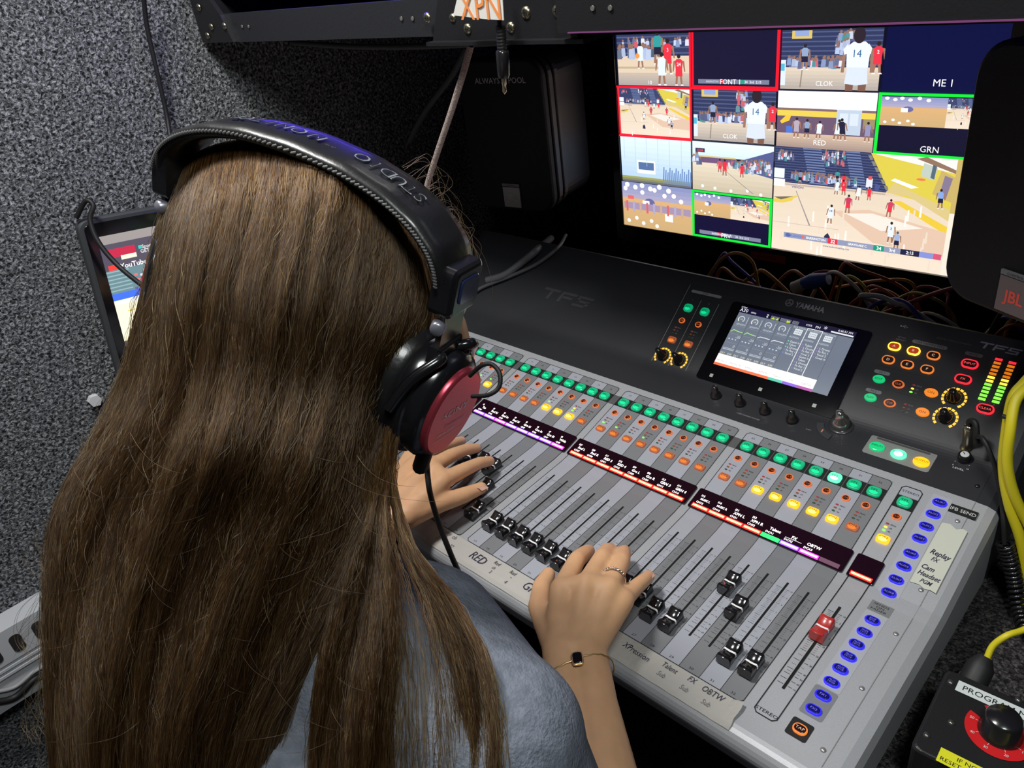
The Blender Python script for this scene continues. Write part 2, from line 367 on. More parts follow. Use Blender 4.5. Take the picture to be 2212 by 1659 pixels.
def tf5(f, u, v, h, m):
    k = h; t = k * .24
    def R_(x0, y0, x1, y1): pr.poly(f, [(u + x0 * k + y0 * k * .25, v + y0 * k), (u + x1 * k + y0 * k * .25, v + y0 * k), (u + x1 * k + y1 * k * .25, v + y1 * k), (u + x0 * k + y1 * k * .25, v + y1 * k)], E2, m)
    R_(0, .78, 1.75, 1); R_(.75, 0, 1.05, .8)
    R_(1.95, .78, 3.55, 1); R_(1.95, 0, 2.25, .8); R_(2.2, .40, 3.3, .60)
    R_(3.75, .78, 5.3, 1); R_(3.75, .45, 4.05, .8); R_(3.75, .40, 5.1, .60); R_(4.8, 0, 5.12, .5); R_(3.6, 0, 5.1, .2)
tf5(FC, .0255, .1232, .0074, LOGO5); tf5(FC, -.5590, .0500, .0180, LOGOD)
pr.text(FC, 'DIGITAL MIXING CONSOLE', .0030, .1238, .0017, E2, GREYT, sx=1.15)
pr.text(FC, '\u2190', -.050, .1280, .004, E2, GREYT) if 0 else None
pr.line(FC, [(-.0535, .1285), (-.0462, .1285)], .0004, E2, WHITEP); pr.poly(FC, ell(-.0535, .1285, .0009, .0009, 8), E2, WHITEP); pr.line(FC, [(-.052, .1285), (-.050, .1300), (-.0485, .1300)], .0003, E2, WHITEP); pr.line(FC, [(-.051, .1285), (-.049, .1272), (-.0480, .1272)], .0003, E2, WHITEP)
KP = mat('key_panel', (.024, .025, .029), .45)
for (a0, a1, c0, c1) in ((-.0665, .0065, .0760, .1165), (-.0665, .0390, .0505, .0730), (-.0665, .0390, .0280, .0480), (.0105, .0420, .0755, .1185)):
    pr.poly(FC, rr((a0 + a1) / 2, (c0 + c1) / 2, (a1 - a0) / 2, (c1 - c0) / 2, .0025), E1, KP)
for (u, v, hw, s) in ((-.0180, .1139, .0180, 'USER DEFINED KEYS'), (-.0513, .0685, .0085, 'FX 1'), (-.0512, .0447, .0085, 'FX 2'), (.0261, .1138, .0085, 'MUTE')):
    pr.poly(FC, rr(u, v, hw, .0021, .0020), E2, LGREY); pr.text(FC, s, u, v, .0021, E3, BLACK, sx=1.1)
pr.text(FC, 'RECALL', -.0475, .1150, .0016, E2, GREYT, sx=1.1); pr.text(FC, 'DEFAULT', -.0475, .1118, .0016, E2, GREYT, sx=1.1)
pr.text(FC, 'CUE', .0561, .0518, .0016, E2, GREYT, sx=1.1)
for u in (.0491, .0620): pr.text(FC, 'L' if u < .05 else 'R', u, .0645, .0020, E2, GREYT)
# st-in strip
pr.rect(FC, -.3300, -.0015, -.2690, .1240, E1, KP)
pr.poly(FC, rr(-.2975, .1145, .0225, .0020, .0018), E2, LGREY); pr.text(FC, 'ST IN', -.2985, .1145, .0021, E3, BLACK, sx=1.2)
for u in (-.3262, -.2998, -.2735):
    pr.rect(FC, u - .0003, .004, u + .0003, .1230 if u < -.32 else .1040, E2, GREYT)
for u in (-.3121, -.2870): pr.text(FC, 'LEVEL', u, .0015, .0020, E2, GREYT, sx=1.1)
for u, s in ((-.3121, '1'), (-.2870, '2')): pr.text(FC, s, u, .1015, .0022, E2, GREYT)
pr.build('printed_panel', con)

# --- buttons
M_SEL = mat('sel_green', (.02, .30, .15), .3, emi=(.0, .62, .26), es=.42, coat=.4); M_SELC = mat('sel_green_core', (.02, .4, .2), .3, emi=(.0, .95, .36), es=.75)
M_SELON = em('sel_green_lit', (.12, 1.0, .45), 1.6); M_SELONC = em('sel_green_lit_core', (.6, 1, .8), 3.0)
M_TXG = mat('button_text_dark', (.0, .05, .02), .5)
M_ON = mat('on_dim', (.30, .13, .08), .35, emi=(1., .16, .03), es=.22, coat=.3); M_ONC = em('on_dim_core', (1., .25, .02), .95)
M_ONL = em('on_lit', (1., .42, .0), 1.8); M_ONLC = em('on_lit_core', (1., .75, .12), 2.8); M_TXO = mat('button_text_brown', (.12, .03, .0), .5, emi=(.3, .06, 0), es=.3)
M_RING = mat('cue_ring', (.35, .10, .04), .4, emi=(1., .22, .05), es=.55); M_CUEC = mat('cue_core', (.03, .004, .002), .3, coat=.4)
M_CUET = em('cue_text', (1., .20, .04), .6)
M_BLUE = em('aux_ring', (.015, .010, 1.), 1.15, (.02, .02, .2)); M_NAVY = mat('aux_core', (.004, .004, .05), .3, emi=(.01, .01, .4), es=.2); M_BLT = em('aux_text', (.22, .2, 1.), 1.0)
def sel(f, u, v, lit=False, hw=.0067, hh=.0062, txt='SEL'):
    b = MB(); m, mc = (M_SELON, M_SELONC) if lit else (M_SEL, M_SELC)
    b.prism(f, rr(u, v, hw, hh, .0042, 5), 0, .0030, m, .0011, smooth=False)
    b.poly(f, ell(u, v - hh * .28, hw * .62, hh * .42, 18), .0031, mc)
    b.text(f, txt, u, v + .0012, .0030 if len(txt) < 5 else .0022, .0033, M_TXG, sx=1.25 if len(txt) < 5 else 1.1); o = b.build('sel_button', con, P3(f, u, v))
    if lit: o['label'] = 'bright glowing green button'
    return o
def onb(f, u, v, lit=False, txt='ON'):
    b = MB(); m, mc = (M_ONL, M_ONLC) if lit else (M_ON, M_ONC)
    b.prism(f, rr(u, v, .0060, .0046, .0026, 5), 0, .0026, m, .0010)
    b.poly(f, ell(u, v - .0011, .0042, .0026, 18), .0027, mc)
    b.text(f, txt, u, v + .0012, .0029, .0029, M_TXO, sx=1.2); o = b.build('on_button', con, P3(f, u, v))
    if lit: o['label'] = 'lit bright amber ON button'
    return o
def cueb(f, u, v, a=.0045, bb=.0040, txt='CUE', ring=M_RING, core=M_CUEC, tx=M_CUET, name='cue_button', th=.0022, h=.0022, k=.70):
    b = MB(); b.prism(f, ell(u, v, a, bb, 22), 0, h * .8, ring, .0005); b.prism(f, ell(u, v, a * k, bb * k, 22), h * .5, h, core, .0004)
    b.text(f, txt, u, v, th, h + .00015, tx, sx=1.05); return b.build(name, con, P3(f, u, v))
def pill(f, u, v, txt, a=.0064, bb=.0043, ring=M_BLUE, core=M_NAVY, tx=M_BLT, name='aux_button', th=.0021, k=.72):
    b = MB(); b.prism(f, rr(u, v, a, bb, bb * .97, 7), 0, .0022, ring, .0006); b.prism(f, rr(u, v, a * .80, bb * k, bb * k * .95, 7), .0015, .0026, core, .0004)
    ls = txt.split('\n')
    for i, s in enumerate(ls): b.text(f, s, u, v + (len(ls) - 1) * .0011 - i * .0022, th * (.8 if len(ls) > 1 else 1), .0028, tx, sx=1.15)
    return b.build(name, con, P3(f, u, v))
LR0 = mat('led_red_off', (.25, .03, .04), .4, emi=(1, .1, .15), es=.12); LO0 = mat('led_orange_off', (.22, .07, .03), .4, emi=(1, .3, .1), es=.05); LG0 = mat('led_green_off', (.03, .09, .04), .4)
LG1 = em('led_green_on', (.2, 1, .05), 1.8); LO1 = em('led_orange_on', (1, .6, .05), 1.8)
def leds(f, u, v, on=(0, 0), dark=False):
    b = MB(); T = GREYT if dark else BLACK
    for k, (m, s) in enumerate(((LR0, 'PEAK'), (LO1 if on[1] else LO0, '-20'), (LG1 if on[0] else LG0, '-40'))):
        b.prism(f, ell(u, v - k * .0043, .0017, .0010, 12), 0, .0009, m, .0003); b.text(f, s, u + .0029, v - k * .0043, .0015, .0005, T, sx=1.1, align='L')
    return b.build('level_leds', con, P3(f, u, v))
LIT = {8, 13, 14, 15, 27, 28, 29, 30, 31, 33}
GRN = {8: (1, 0), 13: (1, 0), 15: (1, 1), 17: (1, 0), 18: (1, 0), 20: (1, 0), 33: (1, 1), 7: (1, 0)}
for c in range(1, 34):
    x = chx(c); sel(FB, x, .1080, c == 30); cueb(FB, x, .0884); leds(FB, x - .0037, .0774, GRN.get(c, (0, 0))); onb(FB, x, .0580, c in LIT)
for u in (-.3121, -.2870):
    sel(FC, u, .0888, hw=.0062, hh=.0058); cueb(FC, u, .0694); leds(FC, u - .0040, .0582, dark=True); onb(FC, u, .0393)
AX = ['AUX1', 'AUX2', 'AUX3', 'AUX4', 'AUX5', 'AUX6', 'AUX7', 'AUX8']
for s, v in zip(AX, (.1221, .1061, .0898, .0737, .0539, .0379, .0213, .0053)): pill(FB, .0567, v, s)
for s, v in zip(['AUX\n9/10', 'AUX\n11/12', 'AUX\n13/14', 'AUX\n15/16', 'AUX\n17/18', 'AUX\n19/20', 'FX1', 'FX2'], (.1055, .0895, .0739, .0583, .0426, .0268, .0110, -.0050)): pill(FA, .0576, v, s)
M_OR = em('ring_orange', (1., .25, .03), .8, (.3, .1, .03)); M_RD = mat('core_dark', (.02, .003, .002), .3, coat=.4); M_CW = em('text_pale', (1, .7, .5), .8)
pill(FA, .0571, -.0270, 'TAP', .0058, .0046, M_OR, M_RD, M_CW, 'tap_button', .0025)
M_AMB = em('ring_amber', (1., .50, .03), 4.0); M_AMBC = em('core_red', (.5, .04, .0), .8)
for s, u, v in (('A', -.0507, .1021), ('B', -.0302, .1020), ('C', -.0096, .1019), ('D', -.0506, .0848), ('E', -.0303, .0845), ('F', -.0097, .0846)):
    l = s in 'AB'; pill(FC, u, v, s, .0068, .0050, M_AMB if l else M_OR, M_AMBC if l else M_RD, M_CW, 'user_key', .0028)
M_GB = mat('edit_green', (.02, .3, .12), .3, emi=(.0, .8, .25), es=.6, coat=.4)
for v in (.0597, .0360):
    b = MB(); b.prism(FC, ell(-.0512, v, .0066, .0049, 22), 0, .0025, M_GB, .001); b.text(FC, 'EDIT', -.0512, v, .0023, .0027, M_TXG, sx=1.15); b.build('edit_button', con, P3(FC, -.0512, v))
    cueb(FC, -.0304, v, .0064, .0048); leds(FC, -.0155, v + .0038, (1, 1) if v > .05 else (0, 0), dark=True)
    b = MB(); b.prism(FC, ell(.0034, v, .0068, .0050, 22), 0, .0025, mat('on_orange', (.3, .1, .02), .3, emi=(1, .27, .02), es=.85), .001); b.text(FC, 'ON', .0034, v, .0026, .0027, M_TXO, sx=1.2); b.build('on_button', con, P3(FC, .0034, v))
M_RR = em('ring_red', (1., .02, .04), 1.3, (.3, .02, .02)); M_RT = em('text_red', (1, .12, .1), 1.0)
for s, u, v in (('INPUT', .0263, .1020), ('FX', .0263, .0835), ('CLEAR', .0561, .0577)): pill(FC, u, v, s, .0082, .0052, M_RR, M_RD, M_RT, 'mute_button', .0024)
LAMB = em('ring_led', (1., .48, .04), 1.6)
def ringknob(f, u, v):
    b = MB()
    for k in range(13):
        a = math.radians(225 - 270 * k / 12)
        if 60 < math.degrees(a) % 360 < 115 and 0: continue
        cx, cy = u + .0108 * math.cos(a), v + .0108 * math.sin(a); t = a
        q = [(-.0012, -.0016), (.0012, -.0016), (.0012, .0016), (-.0012, .0016)]
        b.poly(f, [(cx + x * math.cos(t) - y * math.sin(t), cy + x * math.sin(t) + y * math.cos(t)) for x, y in q], .0006, LAMB)
    b.build('led_ring', con, P3(f, u, v))
    MB().lathe(P3(f, u, v), f[3], [(.0072, 0), (.0070, .006), (.0048, .009), (.0040, .017), (.0036, .0185), (.001, .019)], BPLAST, 20).build('level_knob', con, P3(f, u, v))
for u, v in ((-.3140, .0145), (-.2888, .0147), (.0256, .0607), (.0254, .0372)): ringknob(FC, u, v)
# stereo level meter
for i, (u, t0, b0) in enumerate(((.0495, .1145, .0676), (.0621, .1141, .0682))):
    b = MB()
    for k in range(12):
        v = t0 + (b0 - t0) * k / 11
        m = M_RR if k == 0 else (mat('meter_amber_dim', (.1, .03, .01), .4, emi=(1., .25, .01), es=.75) if k < 5 - (0 if i else 0) + (0 if i == 0 else 0) else (LO1 if k < 7 else LG1))
        b.box(FC, u - .0033, u + .0033, v - .00125, v + .00125, 0, .0007, m)
    b.build('level_meter', con, P3(FC, u, .09))
# fader bank buttons, dial, shift, knobs
for s, u, v, m in (('INPUT1', -.0217, .1657, M_GB), ('INPUT2', .0008, .1650, M_SELON), ('OUTPUT', .0235, .1643, M_ONL)):
    b = MB(); b.prism(FB, ell(u, v, .0079, .0064, 24), 0, .0028, m, .0012)
    if s == 'INPUT2': b.poly(FB, ell(u, v - .0008, .0045, .0035, 16), .0029, M_SELONC)
    b.text(FB, s, u, v + .0005, .0024, .0031, M_TXO if s == 'OUTPUT' else M_TXG, sx=1.05); b.build('bank_button', con, P3(FB, u, v))
MB().lathe(P3(FB, -.0665, .1800), FB[3], [(.0135, 0), (.0133, .0012), (.0112, .0015)], mat('dial_base', (.035, .035, .037), .3, coat=.3), 30).build('dial_base', con, P3(FB, -.0665, .18))
MB().lathe(P3(FB, -.0675, .1800, .001), FB[3], [(.0100, 0), (.0094, .009), (.0060, .0115), (.0050, .018), (.0038, .021), (.0005, .0215)], mat('dial_metal', (.42, .43, .43), .16, .9), 26).build('touch_dial', con, P3(FB, -.0665, .18))
b = MB(); pts = []
for r, rng_ in ((.0255, range(9)), (.0180, range(8, -1, -1))):
    for k in rng_: a = math.radians(195 + 68 * k / 8); pts.append((-.0665 + r * math.cos(a), .1800 + r * math.sin(a)))
n = len(pts) // 2
for k in range(n - 1): b.prism(FB, [pts[k], pts[k + 1], pts[2 * n - 2 - k], pts[2 * n - 1 - k]], 0, .0012, mat('shift_key', (.05, .05, .055), .35, coat=.3))
a = math.radians(229); cx, cy = -.0665 + .0215 * math.cos(a), .18 + .0215 * math.sin(a); b.rect(FB, cx - .0007, cy - .0022, cx + .0007, cy + .0022, .0014, em('shift_led', (1, .35, .2), .5)); b.build('shift_key', con, P3(FB, -.08, .165))
for u in (-.2162, -.1836, -.1513, -.1177):
    b = MB(); b.lathe(P3(FB, u + .001, .1655), FB[3], [(.0068, 0), (.0066, .004), (.0040, .0065), (.0036, .0150), (.0028, .0165), (.0004, .017)], BPLAST, 20); b.build('user_knob', con, P3(FB, u, .1655))
b = MB(); b.lathe(P3(FB, .0567, .1850), FB[3], [(.0062, 0), (.0060, .008), (.0056, .0085)], BPLAST, 22); b.lathe(P3(FB, .0567, .1850, .0085), FB[3], [(.0040, 0), (.0040, .0003)], WHITEP, 18); b.line(FB, [(.0567, .185), (.0547, .1870)], .0008, .0090, BLACK); b.build('phones_knob', con, P3(FB, .0567, .185))
for f, u, v in ((FB, .0774, .1088), (FB, .0780, .0218), (FA, .0785, .1034), (FA, .0784, .0359), (FA, .0782, -.0320), (FB, .0780, .1576)):
    b = MB(); b.lathe(P3(f, u, v), f[3], [(.0024, 0), (.0022, .0008), (.0012, .0014), (.0003, .0015)], mat('screw_silver', (.5, .5, .5), .3, .7) if v < .15 else BPLAST, 14); b.build('screw', con, P3(f, u, v))
# touch screen
b = MB(); b.prism(FC, rr(-.1670, .0560, .0890, .0570, .004), 0, .0022, GLASSB, .0004)
for u, v in ((-.2367, .0075), (-.1705, .0082), (-.1034, .0082)): b.poly(FC, rr(u, v, .0022, .0022, .0006), .0024, em('home_key', (.9, 1, .85), 1.2 if u > -.2 else .3))
scr = b.build('touch_screen', con, P3(FC, -.167, .056))
TS = emit_attr('touch_screen_glow', 1.0)
SX0, SX1, SV0, SV1 = -.2412, -.0946, .0235, .1005
b = MB(); zc = [.0024]
def T(x, y): return (SX0 + (SX1 - SX0) * x, SV0 + (SV1 - SV0) * y)
def tq(x0, y0, x1, y1, c):
    zc[0] += 2e-6; p = T(x0, y0); q = T(x1, y1); b.rect(FC, p[0], p[1], q[0], q[1], zc[0], TS, c)
def tt(s, x, y, h, c, al='L', sx=1.0): zc[0] += 2e-6; p = T(x, y); b.text(FC, s, p[0], p[1], h * (SV1 - SV0), zc[0], TS, c=c, align=al, sx=sx)
tq(0, 0, 1, 1.10, (.006, .004, .03)); BG = (.17, .20, .26); tq(0, 0, 1, .985, BG); WL = (.62, .68, .74)
for k in range(8):
    x = k / 8
    if k: tq(x - .0012, .19, x + .0012, .985, (.07, .08, .11))
    if k < 4:
        zc[0] += 2e-6; cx, cy = T(x + .05, .87); ra = .0046
        for j in range(16):
            a = math.radians(-50 + 280 * j / 16); a2 = math.radians(-50 + 280 * (j + 1) / 16)
            b.poly(FC, [(cx + ra * math.cos(a), cy + ra * math.sin(a)), (cx + ra * math.cos(a2), cy + ra * math.sin(a2)), (cx + ra * .72 * math.cos(a2), cy + ra * .72 * math.sin(a2)), (cx + ra * .72 * math.cos(a), cy + ra * .72 * math.sin(a))][::-1], zc[0], TS, (.9, .95, .8) if (k < 2 and j > 11) else WL)
        tt('+0' if k < 3 else '-0', x + .05, .87, .03, (.9, .9, .9), 'C'); tt('SEND', x + .025, .775, .03, WL, sx=1.1); tt('PH', x + .085, .775, .03, WL)
        tq(x + .105, .80, x + .109, .93, WL); tq(x + .01, .735, x + .115, .738, (.35, .38, .44))
        gc = (.45, .95, .25) if k < 2 else (.85, .9, .95)
        zc[0] += 2e-6; p0, p1, p2, p3 = T(x + .01, .62), T(x + .03, .66 if k < 2 else .645), T(x + .07, .645), T(x + .115, .64)
        b.line(FC, [p0, p1, p2, p3], .0009, zc[0], TS)
        for kk in range(3): b.c[-1 - kk] = gc
        tq(x + .01, .585, x + .115, .588, (.35, .38, .44)); tt('-20', x + .075, .545, .045, (.7, .75, .8)); tq(x + .01, .42, x + .115, .423, (.35, .38, .44))
        for q in range(3): tq(x + .02 + q * .03, .48, x + .032 + q * .03, .50, (.6, .7, .85))
        tt('0', x + .09, .37, .05, WL); tq(x + .01, .29, x + .115, .305, (.5, .54, .62)); tq(x + .01, .315, x + .115, .325, (.5, .54, .62)); tt('DLY', x + .01, .225, .03, (.95, .9, .6)); tt('0.00', x + .075, .225, .03, (.95, .9, .6))
    elif k < 7:
        tt('DCA ASSIGN', x + .06, .955, .03, WL, 'C', .8); tq(x + .03, .83, x + .095, .93, (.75, .8, .84)); tt('ASSIGN', x + .01, .78, .032, WL)
        for q in range(8): tq(x + .037 + (q % 4) * .014, .89 - (q // 4) * .035, x + .045 + (q % 4) * .014, .905 - (q // 4) * .035, (.25, .28, .35))
        for q in range((5, 9, 4)[k - 4]): tt(('Talent', 'L Drums', 'Fx Ret 1', 'Vocal 2', 'Guest in')[(q + k) % 5], x + .035, .70 - q * .052, .036, (.85, .88, .92), sx=.9); tq(x + .015, .69 - q * .052, x + .024, .71 - q * .052, (.2, .75, .4) if k == 4 and q < 3 else (.25, .25, .85) if k == 4 else (.35, .2, .6))
for x in (.625, .75): tq(x - .003, .19, x + .003, .985, (.9, .92, .95))
tq(.625, .975, .75, .985, (.9, .92, .95))
tq(0, 0, .875, .195, (1.2, 1.15, 1.1))
for k, (s, c) in enumerate((('MUSIC L', (1., .18, .06)), ('MUSIC R', (1., .18, .06)), ('XPN L', (1., .18, .06)), ('XPN R', (1., .18, .06)), ('Talent', (.1, .65, .45)), ('FX', (.3, .12, .85)), ('OBTW', (.5, .08, .4)))):
    tq(k * .125, -.01, (k + 1) * .125, .035, c); tt(s, k * .125 + .0625, .08, .036, (.45, .45, .48), 'C'); tt('CH %d' % (15 + k), k * .125 + .0625, .14, .022, (.65, .62, .6), 'C'); tq(k * .125, .03, k * .125 + .002, .19, (.6, .55, .5))
tt('SCENE', .0, 1.085, .025, (.8, .8, .9)); tt('A20', .0, 1.035, .060, (1, 1, 1.1)); tt('stea', .105, 1.03, .04, (.9, .9, 1))
for k in range(24): tq(.29 + k * .0095 + (k > 7) * .01 + (k > 17) * .01, .99, .296 + k * .0095 + (k > 7) * .01 + (k > 17) * .01, 1.05, (.22, .24, .28)); 
for k, hh in ((1, .02), (2, .035), (3, .02), (5, .02), (6, .04), (14, .04), (15, .03), (16, .04)): tq(.29 + k * .0095 + (k > 7) * .01, .99, .298 + k * .0095 + (k > 7) * .01, .99 + hh, (.75, .9, .05))
tt('MTR', .60, 1.03, .035, (.9, .9, 1)); tt('PH', .68, 1.03, .045, (.9, .9, 1)); tt('*', .745, 1.03, .09, (.9, .9, 1)); tt('6:46:51 PM', .86, 1.06, .035, (1, 1, 1)); tq(.81, 1.0, .99, 1.025, (.85, .88, .95))
tq(.25, 1.0, .265, 1.02, (.9, .9, .9)); tq(.25, 1.035, .265, 1.055, (.9, .9, .9))
b.build('screen_image', scr, P3(FC, -.167, .056))

# name displays with colour bars
RED = em('bar_red', (1., .006, .004), 10.0); REDC = em('bar_red_core', (1., .22, .07), 10.0)
PUR = em('bar_purple', (.12, .03, 1.), 6.0); PURC = em('bar_purple_core', (.6, .5, 1.), 4.0); PNK = em('bar_pink', (.9, .02, .7), 4.0); GRN_ = em('bar_green', (.02, 1., .12), 2.5); PKC = em('bar_pink_core', (1., .5, .9), 3.0); DIMB = em('bar_dim', (.5, .2, .35), .35)
WTX = em('display_text', (1, .93, .93), 2.2)
N2 = [('I1', 'Tm', 'CH1'), ('I2', 'Red hi', 'CH2'), ('I3', 'Red lo', 'CH3'), ('I4', 'Red hi', 'CH4'), ('I5', 'Grn hi', 'CH5'), ('I6', 'Grn lo', 'CH6'), ('I7', 'Grn hi', 'CH7'), ('I8', 'Wide', 'CH8')]
N3 = [('I27', 'Red L', 'CH27'), ('I28', 'Red R', 'CH28'), ('I11', 'RED 3', 'CH11'), ('I12', 'RED 4', 'CH12'), ('I29', 'Grn L', 'CH29'), ('I30', 'Grn R', 'CH30'), ('I13', 'GRN 3', 'CH13'), ('I14', 'GRN 4', 'CH14')]
N4 = [('I15', 'MUSIC L', 'CH15'), ('I16', 'MUSIC R', 'CH16'), ('I31', 'XPN L', 'CH31'), ('I32', 'XPN R', 'CH32'), ('', 'Talent', 'DCA1'), ('', 'FX', 'DCA2'), ('', 'OBTW', 'DCA3'), ('', '', '')]
BARS = {1: [PUR] * 8, 2: [PUR, PUR, PNK, PUR, PUR, PUR, PUR, PNK], 3: [RED] * 8, 4: [RED] * 4 + [GRN_, PUR, PNK, DIMB]}
for g in range(1, 5):
    u0, u1 = chx(g * 8 - 7) - PIT / 2 - .0035, chx(g * 8) + PIT / 2 + .0035
    b = MB(); b.prism(FB, rr((u0 + u1) / 2, .0185, (u1 - u0) / 2, .0140, .0020), 0, .0024, DISPB, .0006)
    for k in range(8):
        x = chx(g * 8 - 7 + k); nm = {1: N2, 2: N2, 3: N3, 4: N4}[g][k]
        big = len(nm[1]) <= 6
        b.text(FB, nm[0], x - .0045, .0235, .0025, .0026, WTX, bold=True) if nm[0] else None
        b.text(FB, nm[1], x + .0005, .0190, .0034 if big else .0026, .0026, WTX, sx=.95 if big else .85, bold=True) if nm[1] else None
        b.text(FB, nm[2], x - .0035, .0140, .0024, .0026, WTX, bold=True) if nm[2] else None
    if g == 4: x = chx(30); b.rect(FB, x - .008, .0163, x + .009, .0166, .0026, WTX)
    dsp = b.build('name_display', con, P3(FB, (u0 + u1) / 2, .0185))
    for k in range(8):
        x = chx(g * 8 - 7 + k); m = BARS[g][k]; b = MB(); b.box(FB, x - .0096, x + .0096, .0064, .0110, .0022, .0030, m)
        core = {RED: REDC, PUR: PURC, PNK: PKC}.get(m)
        if core: b.rect(FB, x - .0086, .0075, x + .0086, .0099, .0031, core)
        b.build('color_bar', dsp, P3(FB, x, .0086))
b = MB(); b.prism(FB, rr(.0300, .0185, .0125, .0140, .0020), 0, .0024, DISPB, .0006); dsp = b.build('name_display', con, P3(FB, .03, .0185))
b = MB(); b.box(FB, .0202, .0401, .0064, .0106, .0022, .0030, RED); b.rect(FB, .0212, .0074, .0391, .0096, .0031, REDC); b.build('color_bar', dsp, P3(FB, .03, .0086))

# fader caps
CAPB = mat('fader_cap_black', (.010, .010, .012), .16, coat=.6); CAPR = mat('fader_cap_red', (.50, .035, .03), .3, coat=.4); CAPL = mat('cap_line', (.95, .95, .95), .5)
def capmesh(m):
    b = MB(); L, Wd, Hh = .0118, .0062, .0135; N = 13; V = []
    for i in range(N):
        t = -1 + 2 * i / (N - 1); y = L * t; top = Hh * (.70 + .30 * t * t) if abs(t) > .04 else Hh * .78
        top = Hh * (.66 + .40 * abs(t) ** 1.7) - (.0022 if abs(t) == 1 else 0); wd_ = Wd * (.93 + .10 * abs(t))
        for x, z in ((-wd_, .002), (-wd_, top * .86), (-wd_ * .82, top), (0, top - .0006), (wd_ * .82, top), (wd_, top * .86), (wd_, .002)): V.append((x, y * (1.0 if z < .003 else .96), z))
    n = 7; F = [[i * n + k, i * n + k + 1, (i + 1) * n + k + 1, (i + 1) * n + k] for i in range(N - 1) for k in range(n - 1)]
    F = [f[::-1] for f in F]; b.add(V, F, m, smooth=True); b.add(V, [[k for k in range(n)], [(N - 1) * n + k for k in range(n)][::-1]], m)
    zt = Hh * .66; w = Wd * .95
    b.add([(-w * 1.01, -.0009, .0045), (-w * 1.01, .0009, .0045), (-w * 1.01, .0009, zt * .88), (-w * 1.01, -.0009, zt * .88), (-w * .84, -.0009, zt + .0003), (-w * .84, .0009, zt + .0003), (0, -.0009, zt - .0003), (0, .0009, zt - .0003), (w * .84, -.0009, zt + .0003), (w * .84, .0009, zt + .0003), (w * 1.01, -.0009, zt * .88), (w * 1.01, .0009, zt * .88), (w * 1.01, -.0009, .0045), (w * 1.01, .0009, .0045)],
          [[0, 3, 2, 1], [3, 4, 5, 2], [4, 6, 7, 5], [6, 8, 9, 7], [8, 10, 11, 9], [10, 12, 13, 11]], CAPL)
    b.box(WF, -.0008, .0008, -.004, .004, -.0005, .003, BPLAST)
    return b
CAPV = {c: .0 for c in range(1, 34)}
CAPV.update({9: .055, 10: .060, 11: .060, 12: .066, 13: .070, 14: .069, 15: .036, 16: .002, 29: .068, 30: .046, 33: .068, 23: .0, 24: .004, 25: .008, 26: .010, 5: .03, 6: .05, 3: .04})
meB = meR = None
for c in range(1, 34):
    b = capmesh(CAPR if c == 33 else CAPB); b.v = [tuple(P3((a3(0, 0, 0), FA[1], FA[2], FA[3]), *p)) for p in b.v]
    o = P3(FA, chx(c), CAPV[c], .0005); b.v = [tuple(np.array(p) + o) for p in b.v]
    ob = b.build('fader_cap', con, o)
    if c == 33: ob['label'] = 'red fader cap'
    elif meB is None: meB = ob.data
    else: ob.data = meB

# tapes and labels on the console
HAND = mat('ink', (.03, .025, .06), .6); TAPE = mat('masking_tape', (.47, .45, .42), .75, bump=(300, .2, .0008)); NOTE = mat('paper_note', (.60, .62, .53), .8, bump=(200, .2, .0005))
def tape(u0, u1, v0, v1, name, m, label, cat, texts, curl=False):
    b = MB(); n = 24; V = []
    vs = [v0, v0 + .004] + [v0 + .004 + (v1 - v0 - .004) * k / 4 for k in range(1, 5)]
    for i in range(n + 1):
        u = u0 + (u1 - u0) * i / n
        for j, v in enumerate(vs):
            w = .0010 + (.0003 * math.sin(i * 1.7 + j) if 0 < i < n else 0)
            if v < -.053: w -= (-.053 - v) ** 2 * 45
            if curl and i > n - 2: w += .0025 * (i - n + 2) * (j / 5)
            V.append(P3(FA, u + .0006 * math.sin(j * 2.2) * (i in (0, n)), v, w))
    k = len(vs); F = [[i * k + j, (i + 1) * k + j, (i + 1) * k + j + 1, i * k + j + 1] for i in range(n) for j in range(k - 1)]
    b.add(V, F, m)
    for s, u, v, h, rot, ink in texts: b.text(FA, s, u, v, h, .0018, ink, rot=rot, sx=.8, shear=.15)
    return tag(b.build(name, None, P3(FA, (u0 + u1) / 2, v1)), label, cat)
INK2 = mat('faded_ink', (.20, .18, .20), .7)
tape(-.3650, -.120, -.0610, -.0345, 'masking_tape', TAPE, 'long masking tape strip with RED and GREEN in marker along the console front', 'tape',
     [('away  ch', -.345, -.0385, .0055, -.05, INK2), ('21', -.352, -.0500, .005, 0, INK2), ('22', -.330, -.0505, .005, 0, INK2), ('RED', -.2920, -.0455, .0105, -.03, HAND), ('Red', -.2690, -.0395, .0045, 0, HAND), ('ch', -.2680, -.0460, .0040, 0, HAND), ('3', -.2670, -.0520, .0040, 0, HAND),
      ('Red', -.2460, -.0395, .0045, 0, HAND), ('"', -.2440, -.0470, .0040, 0, HAND), ('4', -.2440, -.0530, .0045, 0, HAND), ('GREEN', -.2080, -.0440, .0105, -.02, HAND)])
tape(-.1195, .0135, -.0600, -.0345, 'masking_tape', TAPE, 'masking tape strip with handwritten Talent, FX and OBTW, torn end near the stereo fader', 'tape',
     [('XPression', -.0880, -.0435, .0060, -.04, HAND), ('Talent', -.0550, -.0400, .0052, -.02, HAND), ('Sub', -.0570, -.0500, .0048, 0, INK2), ('FX', -.0330, -.0390, .0055, 0, HAND), ('Sub', -.0340, -.0500, .0048, 0, INK2), ('OBTW', -.0125, -.0400, .0058, 0, HAND), ('Sub', -.0125, -.0510, .0048, 0, INK2)], True)
